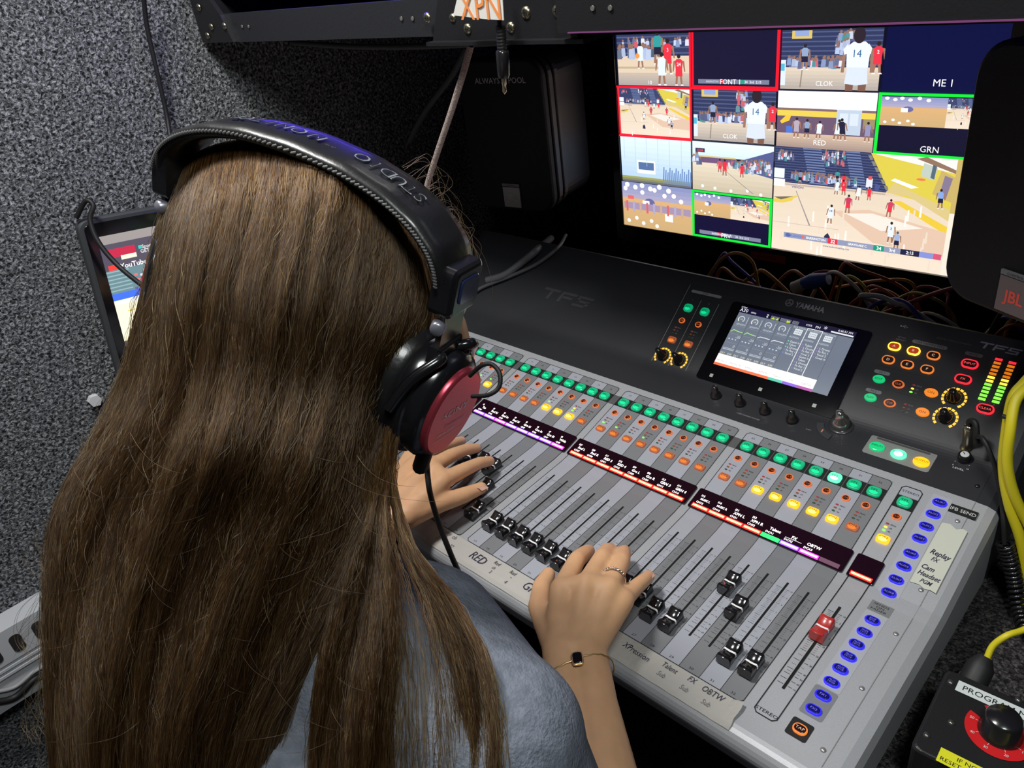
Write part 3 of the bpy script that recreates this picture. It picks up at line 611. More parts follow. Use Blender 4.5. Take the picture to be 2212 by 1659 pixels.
b = MB(); V = [(.0668, .1005), (.0735, .1022), (.080, .0985), (.0845, .1018), (.0890, .1005), (.0896, .0240), (.0850, .0250), (.0800, .0238), (.0745, .0262), (.0670, .0252)]
b.prism(FB, V[::-1], .0008, .0011, NOTE)
for s, u, v, h in (('Replay', .0785, .0650, .0056), ('FX', .0765, .0575, .0044), ('Cam', .0745, .0465, .0052), ('Headset', .0785, .0385, .0050), ('PGM', .0785, .0310, .0042)): b.text(FB, s, u, v, h, .0013, HAND, rot=-.05, sx=.8, shear=.2, bold=True)
tag(b.build('paper_note', None, P3(FB, .078, .06)), 'torn white paper note handwritten Replay FX, Cam Headset PGM on console edge', 'note')
b = MB(); b.box(FB, .0660, .0901, .1164, .1264, .0006, .0009, BLACK); b.text(FB, 'IFB SEND', .0780, .1214, .0038, .0011, WHITEP, sx=1.05)
tag(b.build('name_label', None, P3(FB, .078, .1214)), 'small black label strip reading IFB SEND beside the AUX1 button', 'label')

# ================================================================== multiview monitor
YW = math.radians(.92); MW = .5753; MH = MW * 9 / 16
FM = (a3(-.639, .685, 1.1995), a3(math.cos(YW), math.sin(YW), 0), a3(0, 0, 1), a3(math.sin(YW), -math.cos(YW), 0))   # u right, v up (negative below the top), w to viewer
mon = thing('monitor', 'wide black monitor showing a grid of basketball camera pictures behind the console', 'monitor', P3(FM, MW / 2, -MH - .03, 0))
b = MB(); b.box(FM, -.016, MW + .016, -MH - .030, .016, -.045, -.0005, BPLAST, .004)
for (u0, u1, v0, v1) in ((-.016, 0, -MH - .03, .016), (MW, MW + .016, -MH - .03, .016), (0, MW, 0, .016), (0, MW, -MH - .03, -MH)): b.box(FM, u0, u1, v0, v1, -.001, .006, BPLAST, .001)
b.build('bezel', mon, P3(FM, MW / 2, -MH / 2))
q = P3(FM, MW / 2, 0, -.05); b = MB(); b.box(WF, q[0] - .03, q[0] + .03, q[1] - .005, q[1] + .02, DZ + .01, 1.1, BPLAST); b.box(WF, q[0] - .12, q[0] + .12, q[1] - .12, q[1] + .08, DZ, DZ + .012, BPLAST, .003); b.build('stand', mon, q)
b = MB(); b.rect(FM, .255, -MH - .022, .315, -MH - .009, .0065, mat('red_sticker', (.35, .04, .03), .5)); b.text(FM, 'MONITOR 1', .285, -MH - .0155, .005, .0068, mat('sticker_text', (.12, .01, .01), .5)); b.build('sticker', mon, P3(FM, .285, -MH), label='small red sticker')
MG = emit_attr('monitor_glow', 1.12)
pm = MB(); zl = [.0006]
def m2(X, Y):
    px, py = 1300 + X / 2.4254, 50 + Y / 2.4254; d = ray(px, py); t = ((FM[0] - CAM) @ FM[3]) / (d @ FM[3]); q = CAM + t * d - FM[0]
    return (float(q @ FM[1]), float(q @ FM[2]))
def UV(c, r, x, y): return ((c + x) * MW / 4, -(r + y) * MH / 4)     # tile coordinates, x right, y down
def mp(pts, c): zl[0] += 1.6e-6; pm.poly(FM, pts, zl[0], MG, c)
def mq(fn, x0, y0, x1, y1, c): mp([fn(x0, y1), fn(x1, y1), fn(x1, y0), fn(x0, y0)], c)
def me_(fn, x, y, a, bb, c, n=9): mp([fn(x + a * math.cos(2 * math.pi * k / n), y - bb * math.sin(2 * math.pi * k / n)) for k in range(n)], c)
def mt(fn, s, x, y, h, c, al='C', sx=1.0, rot=0.0, bold=True):
    zl[0] += 1.6e-6; p = fn(x, y); p2 = fn(x, y + h); pm.text(FM, s, p[0], p[1], abs(p2[1] - p[1]) * .9, zl[0], MG, c=c, align=al, sx=sx, bold=bold and h < .07)
def mixc(a, b_, t): return tuple(x * (1 - t) + y * t for x, y in zip(a, b_))
def grad(fn, x0, y0, x1, y1, ca, cb, n=8):
    for k in range(n): mq(fn, x0, y0 + (y1 - y0) * k / n, x1, y0 + (y1 - y0) * (k + 1) / n + .0005, mixc(ca, cb, (k + .5) / n))
R_ = random.Random(3)
def person(fn, x, y, h, shirt, short, skin=(.35, .18, .12), hair=(.03, .02, .02), num=None, lean=0.0, asp=1.0, arms=1):
    """standing figure, feet at (x,y), height h"""
    w = h * .082 * asp; L = lean * h * .6
    for s in (-1, 1):
        mp([fn(x + s * w * .25 - w * .28 + s * w * .5, y), fn(x + s * w * .25 + w * .22 + s * w * .5, y), fn(x + s * w * .35 + w * .3 + L * .3, y - h * .5), fn(x + s * w * .35 - w * .35 + L * .3, y - h * .5)], skin)
        mp([fn(x + s * w * .75 - w * .3, y), fn(x + s * w * .75 + w * .5, y), fn(x + s * w * .75 + w * .3, y - h * .04), fn(x + s * w * .75 - w * .25, y - h * .04)], (.9, .9, .95))
        if arms: mp([fn(x + s * w * .9 + L, y - h * .80), fn(x + s * w * 1.45 + L, y - h * .78), fn(x + s * w * 1.7 + L * .6, y - h * .45), fn(x + s * w * 1.4 + L * .6, y - h * .45)][::1 if s < 0 else -1], skin)
    mp([fn(x - w * .95 + L * .4, y - h * .30), fn(x + w * .95 + L * .4, y - h * .30), fn(x + w * .85 + L * .6, y - h * .55), fn(x - w * .85 + L * .6, y - h * .55)], short)
    mp([fn(x - w * .85 + L * .6, y - h * .52), fn(x + w * .85 + L * .6, y - h * .52), fn(x + w * 1.05 + L, y - h * .78), fn(x + w * .5 + L, y - h * .85), fn(x - w * .5 + L, y - h * .85), fn(x - w * 1.05 + L, y - h * .78)], shirt)
    me_(fn, x + L, y - h * .93, w * .48, h * .07, hair)
    if num: mt(fn, num, x + L * .8, y - h * .68, h * .12, (.05, .1, .3) if shirt[2] > .5 and shirt[1] > .5 else (.9, .9, .9))
WHT, REDS, TEAL, BLU, DRK = (.8, .88, 1.05), (.85, .04, .07), (.04, .35, .36), (.25, .4, .8), (.02, .02, .05)
BLE, BLE2, COURT, YEL = (.035, .045, .12), (.085, .11, .24), (.80, .64, .48), (.75, .62, .08)
def crowd(fn, x0, y0, x1, y1, n, s, asp=1.0, pal=None):
    pal = pal or [(.5, .6, .85), (.25, .35, .6), (.04, .06, .15), (.06, .3, .32), (.6, .7, .95), (.7, .1, .12), (.1, .12, .25), (.8, .85, 1)]
    for _ in range(int(n * 1.9)):
        x, y = R_.uniform(x0, x1), R_.uniform(y0, y1); c = mixc(R_.choice(pal), (.3, .3, .4), R_.uniform(0, .4)); k = R_.uniform(.6, 1.0); asp_ = asp
        mp([fn(x - s * .5 * asp * k, y + s * k), fn(x + s * .5 * asp * k, y + s * k), fn(x + s * .4 * asp * k, y - s * .3), fn(x - s * .4 * asp * k, y - s * .3)], c); me_(fn, x, y - s * .55, s * .26 * asp, s * .3, (.3, .17, .13), 6)
def bleach(fn, x0, y0, x1, y1, rows=9, seg=0):
    mq(fn, x0, y0, x1, y1, BLE)
    for k in range(rows): yy = y0 + (y1 - y0) * (k + .5) / rows; mq(fn, x0, yy - (y1 - y0) * .14 / rows, x1, yy + (y1 - y0) * .14 / rows, BLE2)
def bokeh(fn, pts, r, asp, c=(1.2, 1.2, 1.3)):
    for x, y in pts: me_(fn, x, y, r * asp, r, c, 12)
G = lambda c, r: (lambda x, y: UV(c, r, x, y))
mq(lambda x, y: UV(0, 0, x, y), 0, 0, 4, 4, (.004, .004, .02))
# (0,0) bench and players
t = G(0, 0); mq(t, .02, .02, .98, .98, COURT); bleach(t, .02, .02, .98, .42, 4); grad(t, .02, .74, .98, .98, (.62, .52, .42), (.42, .37, .36), 5)
crowd(t, .05, .12, .95, .20, 12, .09, .6); crowd(t, .05, .30, .62, .36, 9, .16, .55, [(.6, .72, .95), (.5, .6, .9), (.06, .1, .15)]); mq(t, .02, .62, .66, .66, (.55, .45, .30))
person(t, .34, .66, .50, WHT, WHT, arms=0); person(t, .57, .58, .62, TEAL, DRK); me_(t, .30, .42, .03, .05, (.95, .35, .08)); person(t, .70, .76, .66, REDS, REDS, num='3'); person(t, .62, .97, .62, WHT, WHT); person(t, .84, .97, .58, REDS, REDS, num='24'); mt(t, '10', .46, .92, .08, (1, 1, 1))
# (1,0) graphics, red border
t = G(1, 0); mq(t, 0, 0, 1, 1, (.95, .01, .03)); mq(t, .025, .0, .975, .955, (.010, .008, .035)); mq(t, .08, .84, .90, .92, (.2, .22, .32)); mq(t, .34, .84, .39, .92, (.7, .05, .08)); mq(t, .58, .84, .63, .92, (.03, .35, .25)); mt(t, 'BARRINGTON', .25, .88, .04, (.6, .6, .7), sx=.8); mt(t, 'FONT 1', .46, .88, .10, (1, 1, 1)); mt(t, '34  3rd  2:15', .72, .88, .05, (.8, .8, .9))
def clok(c, r):
    t = G(c, r); mq(t, .02, .02, .98, .98, COURT); bleach(t, .02, .02, .98, .62, 8); grad(t, .02, .62, .98, .98, (.80, .68, .54), (.45, .40, .37), 6)
    mq(t, .12, .03, .32, .16, (.75, .55, .15)); mq(t, .15, .03, .29, .12, (.3, .4, .7)); crowd(t, .55, .08, .72, .40, 10, .09, .6); crowd(t, .10, .50, .66, .56, 18, .10, .55); person(t, .26, .66, .42, (.3, .4, .6), DRK); mq(t, .02, .50, .07, .92, (.75, .85, 1.)); mq(t, .02, .56, .06, .68, (.1, .5, .7))
    mp([t(.22, .95), t(.235, .95), t(.245, .66), t(.235, .66)], (.3, .25, .2))
    for s in (-1, 1):
        mp([t(.77 + s * .06 - .035, .99), t(.77 + s * .06 + .035, .99), t(.77 + s * .06 + .04, .84), t(.77 + s * .06 - .04, .84)], (.22, .11, .08))
    mp([t(.66, .88), t(.765, .90), t(.775, .90), t(.88, .88), t(.86, .60), t(.68, .60)], (.72, .80, .95)); mp([t(.67, .62), t(.87, .62), t(.88, .30), t(.83, .22), t(.72, .22), t(.66, .30)], (.85, .92, 1.08))
    for s in (-1, 1): mp([t(.77 + s * .11, .32), t(.77 + s * .14, .34), t(.77 + s * .15, .70), t(.77 + s * .12, .70)][::1 if s < 0 else -1], (.35, .19, .14))
    mp([t(.63, .34), t(.67, .25), t(.68, .40), t(.64, .42)], (.85, .92, 1.08)); mp([t(.90, .34), t(.86, .25), t(.86, .40), t(.89, .42)][::-1], (.85, .92, 1.08))
    mt(t, '14', .765, .40, .13, (.03, .14, .3)); me_(t, .77, .12, .055, .13, (.03, .02, .03), 14); person(t, .95, .72, .50, REDS, REDS, num='2'); mt(t, 'CLOK', .47, .88, .09, (1, 1, 1))
clok(1, 1); clok(2, 0)
t = G(3, 0); mq(t, .01, 0, 1, 1, (.004, .006, .05)); mt(t, 'ME 1', .53, .84, .12, (1, 1, 1))
def court(fn, k=1.0):   # main picture, 0..1
    mq(fn, 0, 0, 1, 1, COURT); grad(fn, 0, .36, 1, 1, (.82, .68, .53), (.90, .76, .62), 6)
    bleach(fn, 0, 0, .70, .33, 14)
    for x0, x1 in ((.17, .28), (.42, .50)):
        for q in range(14): mq(fn, x0 + q * .004, .33 * q / 14, x1 + q * .004, .33 * (q + .45) / 14, (.16, .22, .42))
    mp([fn(.56, 0), fn(.68, .33), fn(1, .42), fn(1, 0)][::-1], YEL); mp([fn(.56, 0), fn(1, .12), fn(1, 0)], (.9, .9, .85)); mp([fn(.80, .02), fn(1, .12), fn(1, .09), fn(.85, 0)][::-1], (.3, .18, .12))
    for q in range(6): mp([fn(.545 + q * .02, .02 + .05 * q), fn(.56 + q * .02, .06 + .05 * q), fn(.575 + q * .02, .055 + .05 * q), fn(.565 + q * .02, .02 + .05 * q)], (.25, .24, .2))
    mp([fn(.66, .33), fn(.78, .34), fn(1, .52), fn(1, .42), fn(.70, .24)][::-1], (.72, .58, .25)); mp([fn(.70, .20), fn(.83, .26), fn(.79, .275), fn(.68, .22)], (.9, .92, .9))
    mp([fn(.84, .05), fn(.91, .08), fn(.90, .19), fn(.83, .16)], (.55, .62, .55)); me_(fn, .835, .19, .025, .010, (.85, .2, .1)); mp([fn(.885, .06), fn(.905, .07), fn(.90, .18), fn(.88, .17)], (.1, .15, .2))
    mp([fn(.93, .10), fn(1, .15), fn(1, .36), fn(.90, .30)], (.6, .45, .15)); mp([fn(.95, .14), fn(.99, .16), fn(.97, .34), fn(.935, .32)], (.25, .2, .3))
    mp([fn(.70, .40), fn(.745, .39), fn(1, .57), fn(1, .64)][::-1], (.85, .60, .06)); mp([fn(.38, .55), fn(.58, .50), fn(1, .62), fn(1, .84), fn(.62, .80)][::-1], (.78, .56, .42)); mp([fn(.45, .56), fn(.60, .53), fn(.88, .61), fn(.66, .68)][::-1], (.93, .83, .74))
    for _ in range(int(26 * k)):
        x, y = R_.uniform(.02, .95), R_.uniform(.40, .95); mp([fn(x, y + .10), fn(x + .012, y + .10), fn(x + .010, y), fn(x + .002, y)], mixc((.93, .82, .70), R_.choice([(1.05, 1., .95), (.78, .62, .48)]), .55))
    mq(fn, 0, .34, 1 * .66, .352, (.5, .42, .4)); mp([fn(.14, .40), fn(.145, .40), fn(.245, .72), fn(.235, .72)][::-1], (.35, .3, .3)); mq(fn, 0, .72, .42, .725, (.6, .5, .42))
    mp([fn(0, .50), fn(.16, .44), fn(.14, .47), fn(.13, .47), fn(.12, .50), fn(.06, .53), fn(0, .53)][::-1], (.80, .62, .10)); mp([fn(.0, .48), fn(.13, .455), fn(.05, .50)], (.2, .15, .1)); mt(fn, 'VISION', .15, .365, .022, (.15, .12, .3), sx=1.3)
    crowd(fn, .02, .05, .12, .10, int(8 * k), .035, .5); crowd(fn, .29, .01, .42, .12, int(16 * k), .03, .5); crowd(fn, .10, .24, .50, .28, int(34 * k), .042, .45); mq(fn, 0, .20, .065, .29, (.85, 1, 1.15)); mq(fn, 0, .30, .07, .37, (1.1, 1.1, 1.1))
    person(fn, .165, .34, .14, (.25, .3, .45), DRK); person(fn, .385, .28, .11, TEAL, DRK); person(fn, .57, .31, .09, (.8, .85, .9), WHT); mq(fn, .55, .22, .585, .30, (.8, .82, .9)); mq(fn, .56, .20, .58, .23, (.8, .1, .1)); mp([fn(.60, .26), fn(.63, .27), fn(.62, .32), fn(.60, .31)], (.08, .1, .3))
    for x, y, h, s, s2, n in ((.42, .33, .13, REDS, REDS, None), (.385, .40, .14, WHT, WHT, None), (.43, .40, .15, REDS, REDS, '3'), (.46, .56, .18, (.6, .05, .12), REDS, None), (.51, .43, .14, WHT, WHT, None), (.575, .42, .13, REDS, REDS, None), (.36, .68, .19, WHT, WHT, '14'), (.69, .55, .17, (.65, .06, .12), REDS, None), (.715, .78, .20, WHT, WHT, '3'), (.95, .42, .17, BLU, DRK, None)): person(fn, x, y, h, s, s2, num=n, lean=R_.uniform(-.08, .08))
    person(fn, .752, .84, .18, (.35, .45, .7), DRK, hair=(.1, .1, .12)); mp([fn(.335, .86), fn(.375, .86), fn(.37, .80), fn(.355, .765), fn(.335, .80)], (.03, .03, .08))
def bug(fn, x0, x1, y, slope, h):
    L = x1 - x0; P = lambda a, bb: fn(x0 + L * a, y + slope * a + bb)
    mp([P(0, h), P(1, h), P(1, 0), P(0, 0)], (.30, .33, .48))
    def blk(a0, a1, c): mp([P(a0, h), P(a1, h), P(a1, 0), P(a0, 0)], c)
    blk(.305, .37, (.80, .04, .07)); blk(.60, .665, (.02, .32, .20)); blk(.765, .875, (.02, .02, .06)); blk(.88, .95, (.25, .3, .7)); blk(.955, 1., (.7, .1, .2))
    for s, a, hh in (('BARRINGTON', .225, .55), ('32', .34, .8), ('GRAYSLAKE C.', .50, .5), ('34', .635, .8), ('3rd', .715, .7), ('2:15', .82, .7)): 
        zl[0] += 1.6e-6; p = P(a, h / 2); q_ = P(a, h / 2 + h * hh * .8); p3 = P(a + .1, h / 2); pm.text(FM, s, p[0], p[1], abs(q_[1] - p[1]), zl[0], MG, c=(1, 1, 1), rot=math.atan2(p3[1] - p[1], p3[0] - p[0]), bold=True, sx=.9)
    me_(fn, x0 + L * .03, y + slope * .03 + h / 2, L * .02, h * .4, (.1, .15, .4)); zl[0] += 1.6e-6; p = P(.09, h / 2); pm.text(FM, 'ILLINOIS', p[0], p[1], .0035, zl[0], MG, c=(.1, .2, .6), bold=True); me_(fn, x0 + L * .135, y + slope * .135 + h / 2, L * .012, h * .3, (.85, .15, .15))
# the main program picture: authored on the visible frame of the camera shot
t = lambda x, y: UV(2, 2, x * 2, y * 2); mq(t, .8, 0, 1, .45, (.6, .45, .15)); mq(t, .8, .45, 1, 1, (.93, .82, .70)); court(lambda x, y: t(x * .875, y), 1.3)
bug(t, .070, .87, .815, .0, .052); mt(t, 'www.hudsonheating.com', .36, .895, .020, (.2, .2, .3), sx=.95)
# remaining tiles
t = G(0, 1); mq(t, 0, 0, 1, 1, (.95, .02, .04)); c_ = lambda x, y, t=t: t(.025 + .95 * x, .035 + .93 * y); court(c_, .5)
t = G(2, 1); mq(t, .01, .01, .99, .99, (1.1, 1.12, 1.2)); mq(t, .01, .34, .99, .44, (.85, .65, .10)); mq(t, .01, .30, .99, .34, (.25, .15, .15)); mq(t, .01, .44, .99, .74, (.16, .10, .17)); grad(t, .01, .74, .99, .99, (.70, .52, .38), (.38, .28, .25), 6)
mq(t, .62, .30, .86, .72, (.55, .65, .78)); mq(t, .65, .36, .73, .56, (.72, .8, .9)); mq(t, .75, .36, .83, .56, (.72, .8, .9)); mq(t, .88, .44, .99, .60, (.35, .28, .15)); mp([t(.04, .54), t(.10, .44), t(.16, .42), t(.14, .52), t(.06, .58)][::-1], (.95, .6, .05)); mq(t, .11, .62, .18, .74, (.08, .2, .7))
for x, h, s, ln in ((.22, .36, (.5, .42, .5), 0), (.33, .34, (.3, .4, .6), 0), (.45, .32, WHT, .05), (.63, .36, WHT, .1), (.70, .38, DRK, -.1), (.93, .34, (.3, .3, .5), 0)): person(t, x, .82, h, s, s if s != (.3, .4, .6) else DRK, lean=ln)
mt(t, 'RED', .47, .88, .10, (1, 1, 1))
def blur(fn, inset=True):
    grad(fn, 0, 0, 1, .35, (.25, .3, .55), (.45, .42, .6), 4); grad(fn, 0, .35, 1, 1, (.75, .45, .2), (.62, .42, .2), 6)
    bokeh(fn, [(.08, .06), (.2, .1), (.3, .05), (.42, .1), (.55, .04), (.68, .1)], .055, .6); me_(fn, .40, .42, .08, .10, (.15, .15, .35), 12); mq(fn, .30, .38, .40, .52, (1.1, 1.1, 1.2)); bokeh(fn, [(.08, .88), (.2, .8), (.3, .9), (.42, .82), (.5, .92)], .045, .6, (1., .95, .9))
t = G(3, 1); mq(t, 0, 0, 1, 1, (.01, .85, .05)); mq(t, .03, .045, .97, .955, (.008, .008, .03)); f1 = lambda x, y, t=t: t(.03 + .60 * x, .06 + .46 * y); blur(f1); f2 = lambda x, y, t=t: t(.60 + .37 * x, .06 + .46 * y); court(f2, .4); mt(t, 'GRN', .50, .87, .11, (1, 1, 1))
t = G(0, 2); grad(t, .01, .01, .99, .86, (.80, .95, 1.15), (.50, .68, .95), 8); mq(t, .24, .50, .50, .78, (.95, 1.05, 1.15)); mq(t, .26, .54, .48, .70, (.10, .18, .38)); grad(t, .01, .86, .99, .99, (.42, .45, .10), (.1, .1, .2), 3)
for k in range(6): mq(t, .06 + k * .16, .02, .066 + k * .16, .5 + .06 * k, (.5, .62, .78))
for k in range(14): x = .60 + k * .028; mp([t(x, .95), t(x + .02, .95), t(x + .03, .60 + .05 * (k % 3)), t(x + .015, .6 + .05 * (k % 3))], (.16, .28, .55))
t = G(1, 2); grad(t, .01, .01, .99, .30, (.85, 1., 1.15), (.7, .85, 1.), 4); mq(t, .01, .28, .55, .40, (.7, .6, .3)); mq(t, .01, .31, .55, .42, (.18, .1, .22)); grad(t, .01, .42, .99, .99, (.84, .74, .58), (.60, .52, .38), 6)
mp([t(.55, .36), t(.99, .10), t(.99, .62), t(.62, .50)], (.1, .12, .3)); crowd(t, .62, .32, .97, .52, 46, .07, .5); crowd(t, .02, .26, .12, .4, 6, .09, .5); mq(t, .05, .14, .17, .22, (.05, .05, .12)); mt(t, '12:04', .11, .18, .05, (.8, .1, .1)); crowd(t, .45, .36, .66, .44, 10, .07, .5)
person(t, .42, .66, .34, REDS, REDS); person(t, .36, .60, .28, (.7, .1, .15), REDS); person(t, .63, .66, .28, REDS, REDS); bokeh(t, [(.14, .90), (.3, .92), (.5, .94), (.70, .90), (.86, .95), (.55, .05), (.75, .08)], .03, .6); mp([t(.40, .52), t(.41, .52), t(.78, .95), t(.76, .95)][::-1], (.4, .35, .3))
t = G(0, 3); blur(t); bokeh(t, [(.05, .15), (.3, .2), (.48, .12), (.62, .22), (.75, .2), (.85, .3)], .05, .6); mq(t, .08, .30, .17, .38, (.8, .15, .15)); mq(t, .62, .62, .73, .78, (1.1, 1.1, 1.3)); mq(t, .02, .45, .98, .60, (.40, .30, .45)); 
for k in range(9): mq(t, .05 + k * .1, .42, .08 + k * .1, .66, ((.7, .15, .15), (.45, .4, .6), (.6, .4, .3))[k % 3])
t = G(1, 3); mq(t, 0, 0, 1, 1, (.01, .85, .05)); mq(t, .03, .045, .97, .955, (.010, .008, .04)); f1 = lambda x, y, t=t: t(.03 + .47 * x, .06 + .46 * y); blur(f1); f2 = lambda x, y, t=t: t(.50 + .47 * x, .06 + .46 * y); court(f2, .4); mq(t, .10, .84, .88, .92, (.22, .24, .34)); mq(t, .34, .84, .40, .92, (.7, .05, .08)); mt(t, 'BARRINGTON  32     34  3rd  2:15', .50, .88, .045, (.8, .8, .9)); mt(t, 'PRV', .45, .89, .10, (1, 1, 1))
for k in range(1, 4):
    if k in (1, 2): mq(lambda x, y: UV(0, 0, x, y), k - .007, 0, k + .007, 4, (.004, .004, .02)) if 0 else None
t = lambda x, y: UV(0, 0, x, y)
for (x0, y0, x1, y1, c) in ((.985, 0, 1.01, 1, (.95, .01, .03)), (1.98, 0, 2.01, 1, (.95, .01, .03)), (0, .985, 2.01, 1.02, (.95, .01, .03)), (0, 1.985, 1.0, 2.02, (.9, .02, .04))): mq(t, x0, y0, x1, y1, c)
pm.build('screen_image', mon, P3(FM, MW / 2, -MH / 2))

# ================================================================== overhead rack
RY = .14
RK = mat('rack_black', (.022, .022, .025), .38, .3, bump=(400, .25, .0006)); RKD = mat('rack_device', (.008, .009, .03), .3, coat=.2, emi=(.05, .03, 1.), es=.03); RK2 = mat('rack_rail', (.035, .036, .042), .35, .3, bump=(300, .3, .0008))
rk = thing('equipment_rack', 'black steel overhead equipment rack with screwed rails above the desk', 'equipment rack', (-.36, RY + .2, 1.28))
def rz(px, py): p = YP(px, py, RY); return float(p[0]), float(p[2])
FR = (a3(0, RY, 0), a3(1, 0, 0), a3(0, 0, 1), a3(0, -1, 0))
b = MB(); b.box(WF, -.955, .75, RY + .03, RY + .42, 1.335, 1.75, RKD); b.build('device_front', rk, (-.4, RY + .03, 1.4), label='dark blue device fronts')
b = MB(); b.box(WF, -.96, -.93, RY, RY + .42, 1.284, 1.80, RK, .001); b.build('side_panel', rk, (-.95, RY, 1.3))
b = MB(); b.box(WF, .75, .78, RY, RY + .42, 1.284, 1.80, RK, .001); b.build('side_panel', rk, (.76, RY, 1.3))
b = MB(); x0, z0 = rz(437, 96); x1, z1 = rz(1100, 96); zt = rz(700, 35)[1]
b.box(WF, -.93, -.255, RY + .004, RY + .012, 1.283, 1.3185, RK2, .001); b.box(WF, -.93, -.255, RY + .012, RY + .40, 1.283, 1.289, RK2); b.build('lower_rail', rk, (-.6, RY, 1.3), label='dark grey shelf lip')
b = MB(); P_ = [(-.942, 1.284), (-.865, 1.284), (-.880, 1.318), (-.905, 1.345), (-.942, 1.345)]
b.prism(FR, P_, -.004, .002, RK); pl = b.build('bracket_plate', rk, (-.91, RY, 1.3))
b = MB(); P_ = [(-.445, 1.279), (-.253, 1.279), (-.250, 1.335), (-.400, 1.352), (-.425, 1.322)]; b.prism(FR, P_, -.004, .003, RK); b.box(WF, -.445, -.240, RY - .012, RY + .03, 1.2765, 1.280, RK, .0005); pc = b.build('bracket_plate', rk, (-.35, RY, 1.3))
RZ = float(YP(1700, 58, RY - .018)[2])
b = MB(); b.box(WF, -.262, .75, RY - .018, RY + .02, RZ, 1.345, RK, .002); b.build('front_rail', rk, (.1, RY, 1.3))
LEDP = em('purple_strip', (.75, .15, .65), .22)
b = MB(); b.box(WF, -.25, .74, RY - .0195, RY - .0175, RZ - .0002, RZ + .0008, LEDP); b.build('light_strip', rk, (.1, RY, 1.255), label='thin pink purple light line')
def screw(x, z, r=.0052, yy=-.003, par=None):
    b = MB(); o = a3(x, RY + yy, z); b.lathe(o, (0, -1, 0), [(r, 0), (r * .92, .0014), (r * .5, .0024), (.0002, .0026)], BRASS, 16)
    b.box((o, a3(1, 0, 0), a3(0, 0, 1), a3(0, -1, 0)), -r * .5, r * .5, -.0004, .0004, .0020, .0027, BLACK); b.box((o, a3(1, 0, 0), a3(0, 0, 1), a3(0, -1, 0)), -.0004, .0004, -r * .5, r * .5, .0020, .0027, BLACK); b.build('screw', par or rk, o)
for px, py, r in ((434, 15, .0048), (461, 57, .0045), (453, 76, .0045), (489, 55, .0045), (928, 37, .0050), (983, 37, .0042), (1015, 61, .0050), (1108, 58, .0050), (1141, 26, .0055), (1209, 23, .0055)): x, z = rz(px, py); screw(x, z, r)
for px, py in ((523, 57), (537, 57), (867, 40), (891, 40), (1280, 18), (1318, 17)):
    x, z = rz(px, py); b = MB(); yy = -.019 if px > 1250 else .003; q = YP(px, py, RY + yy); b.lathe(q, (0, -1, 0), [(.0022, 0), (.0020, .0006)], mat('hole_glint', (.5, .5, .45), .3, .8), 10); b.build('hole_glint_disc', rk, q)  # pale metal discs stand in for glints at the rail holes
b = MB(); b.box(WF, -.80, -.46, RY + .022, RY + .030, 1.362, 1.378, em('blue_glow_strip', (.10, .05, 1.), 14.0)); b.build('added_blue_strip', rk, (-.6, RY + .03, 1.37), label='glowing blue strip added out of view')  # unseen strip added for the blue reflection on the headband
# black tab hanging under the shelf and looped mesh cable
b = MB(); a, c = YP(590, 92, .30), YP(618, 166, .30); b.box(WF, a[0], c[0], .295, .305, c[2], 1.283, mat('velcro', (.006, .007, .010), .8), .001); tag(b.build('strap', None, (a[0], .3, 1.27)), 'short wide black strap hanging straight down under the left of the rack', 'strap')
MESH = mat('braid_dark', (.05, .045, .04), .6, bump=(1200, .8, .001))
def cable(pts, r, m, name, label, cat='cable', n=10, group=None, seg=8):
    b = MB(); P_ = spline(pts, seg); b.tube(P_, r, m, n); return tag(b.build(name, None, P_[len(P_) // 2]), label, cat, group)
cable([YP(630, 92, .20), YP(750, 100, .20), YP(860, 101, .20), YP(960, 98, .20), YP(1100, 90, .20)], .0035, MESH, 'cable', 'dark braided cable sagging just under the rack shelf')
# label tape and hanging jack plug
b = MB(); q = [YP(*p, RY - .03) for p in ((988, -6), (979, 33), (1045, 41), (1088, 44), (1085, -6))]; q2 = [p + a3(0, .0008, 0) for p in q]; n = 5
WT = mat('white_tape', (.78, .77, .73), .6); b.add(q + q2, [[4, 3, 2, 1, 0], [5, 6, 7, 8, 9]] + [[i, (i + 1) % n, n + (i + 1) % n, n + i] for i in range(n)], WT)
o = YP(1036, 14, RY - .0305); b.text((o, a3(1, 0, 0), a3(0, 0, 1), a3(0, -1, 0)), 'XPN', 0, 0.001, .0235, .0006, mat('orange_ink', (.9, .30, .08), .6), sx=.80, rot=-.03); tag(b.build('cable_label', None, o), 'white tape flag reading XPN in orange marker at the top edge', 'label')
jk = thing('jack_plug', 'black headphone jack plug hanging from a cable below the XPN label', 'plug', YP(1088, 120, RY - .02))
def jp(px, py): return YP(px, py, RY - .02)
b = MB(); b.tube(spline([jp(1070, -40), jp(1076, 20), jp(1080, 60), jp(1083, 80)], 6), .0022, BRUB, 8); b.build('cord', jk, jp(1080, 50))
b = MB()
top, bot = jp(1081, 55), jp(1085, 112)
for k in range(9): p = top + (bot - top) * k / 8; b.lathe(p, bot - top, [(.0040, 0), (.0046, .0015), (.0046, .0026), (.0036, .0034)], BRUB, 14)
b.build('strain_relief', jk, top)
b = MB(); ax = jp(1088, 165) - jp(1085, 112); b.tube([jp(1085, 108), jp(1085, 112), jp(1088, 162), jp(1088, 168)], [.0050, .0062, .0058, .0045], BPLAST, 16); b.build('handle', jk, jp(1086, 140))
b = MB(); b.tube([jp(1088, 166), jp(1089, 182), jp(1089, 184), jp(1089.5, 194), jp(1090, 197), jp(1090, 203)], [.0022, .0022, .0017, .0019, .0021, .0006], mat('plug_metal', (.8, .7, .5), .25, 1.0), 12); b.build('tip', jk, jp(1089, 185))
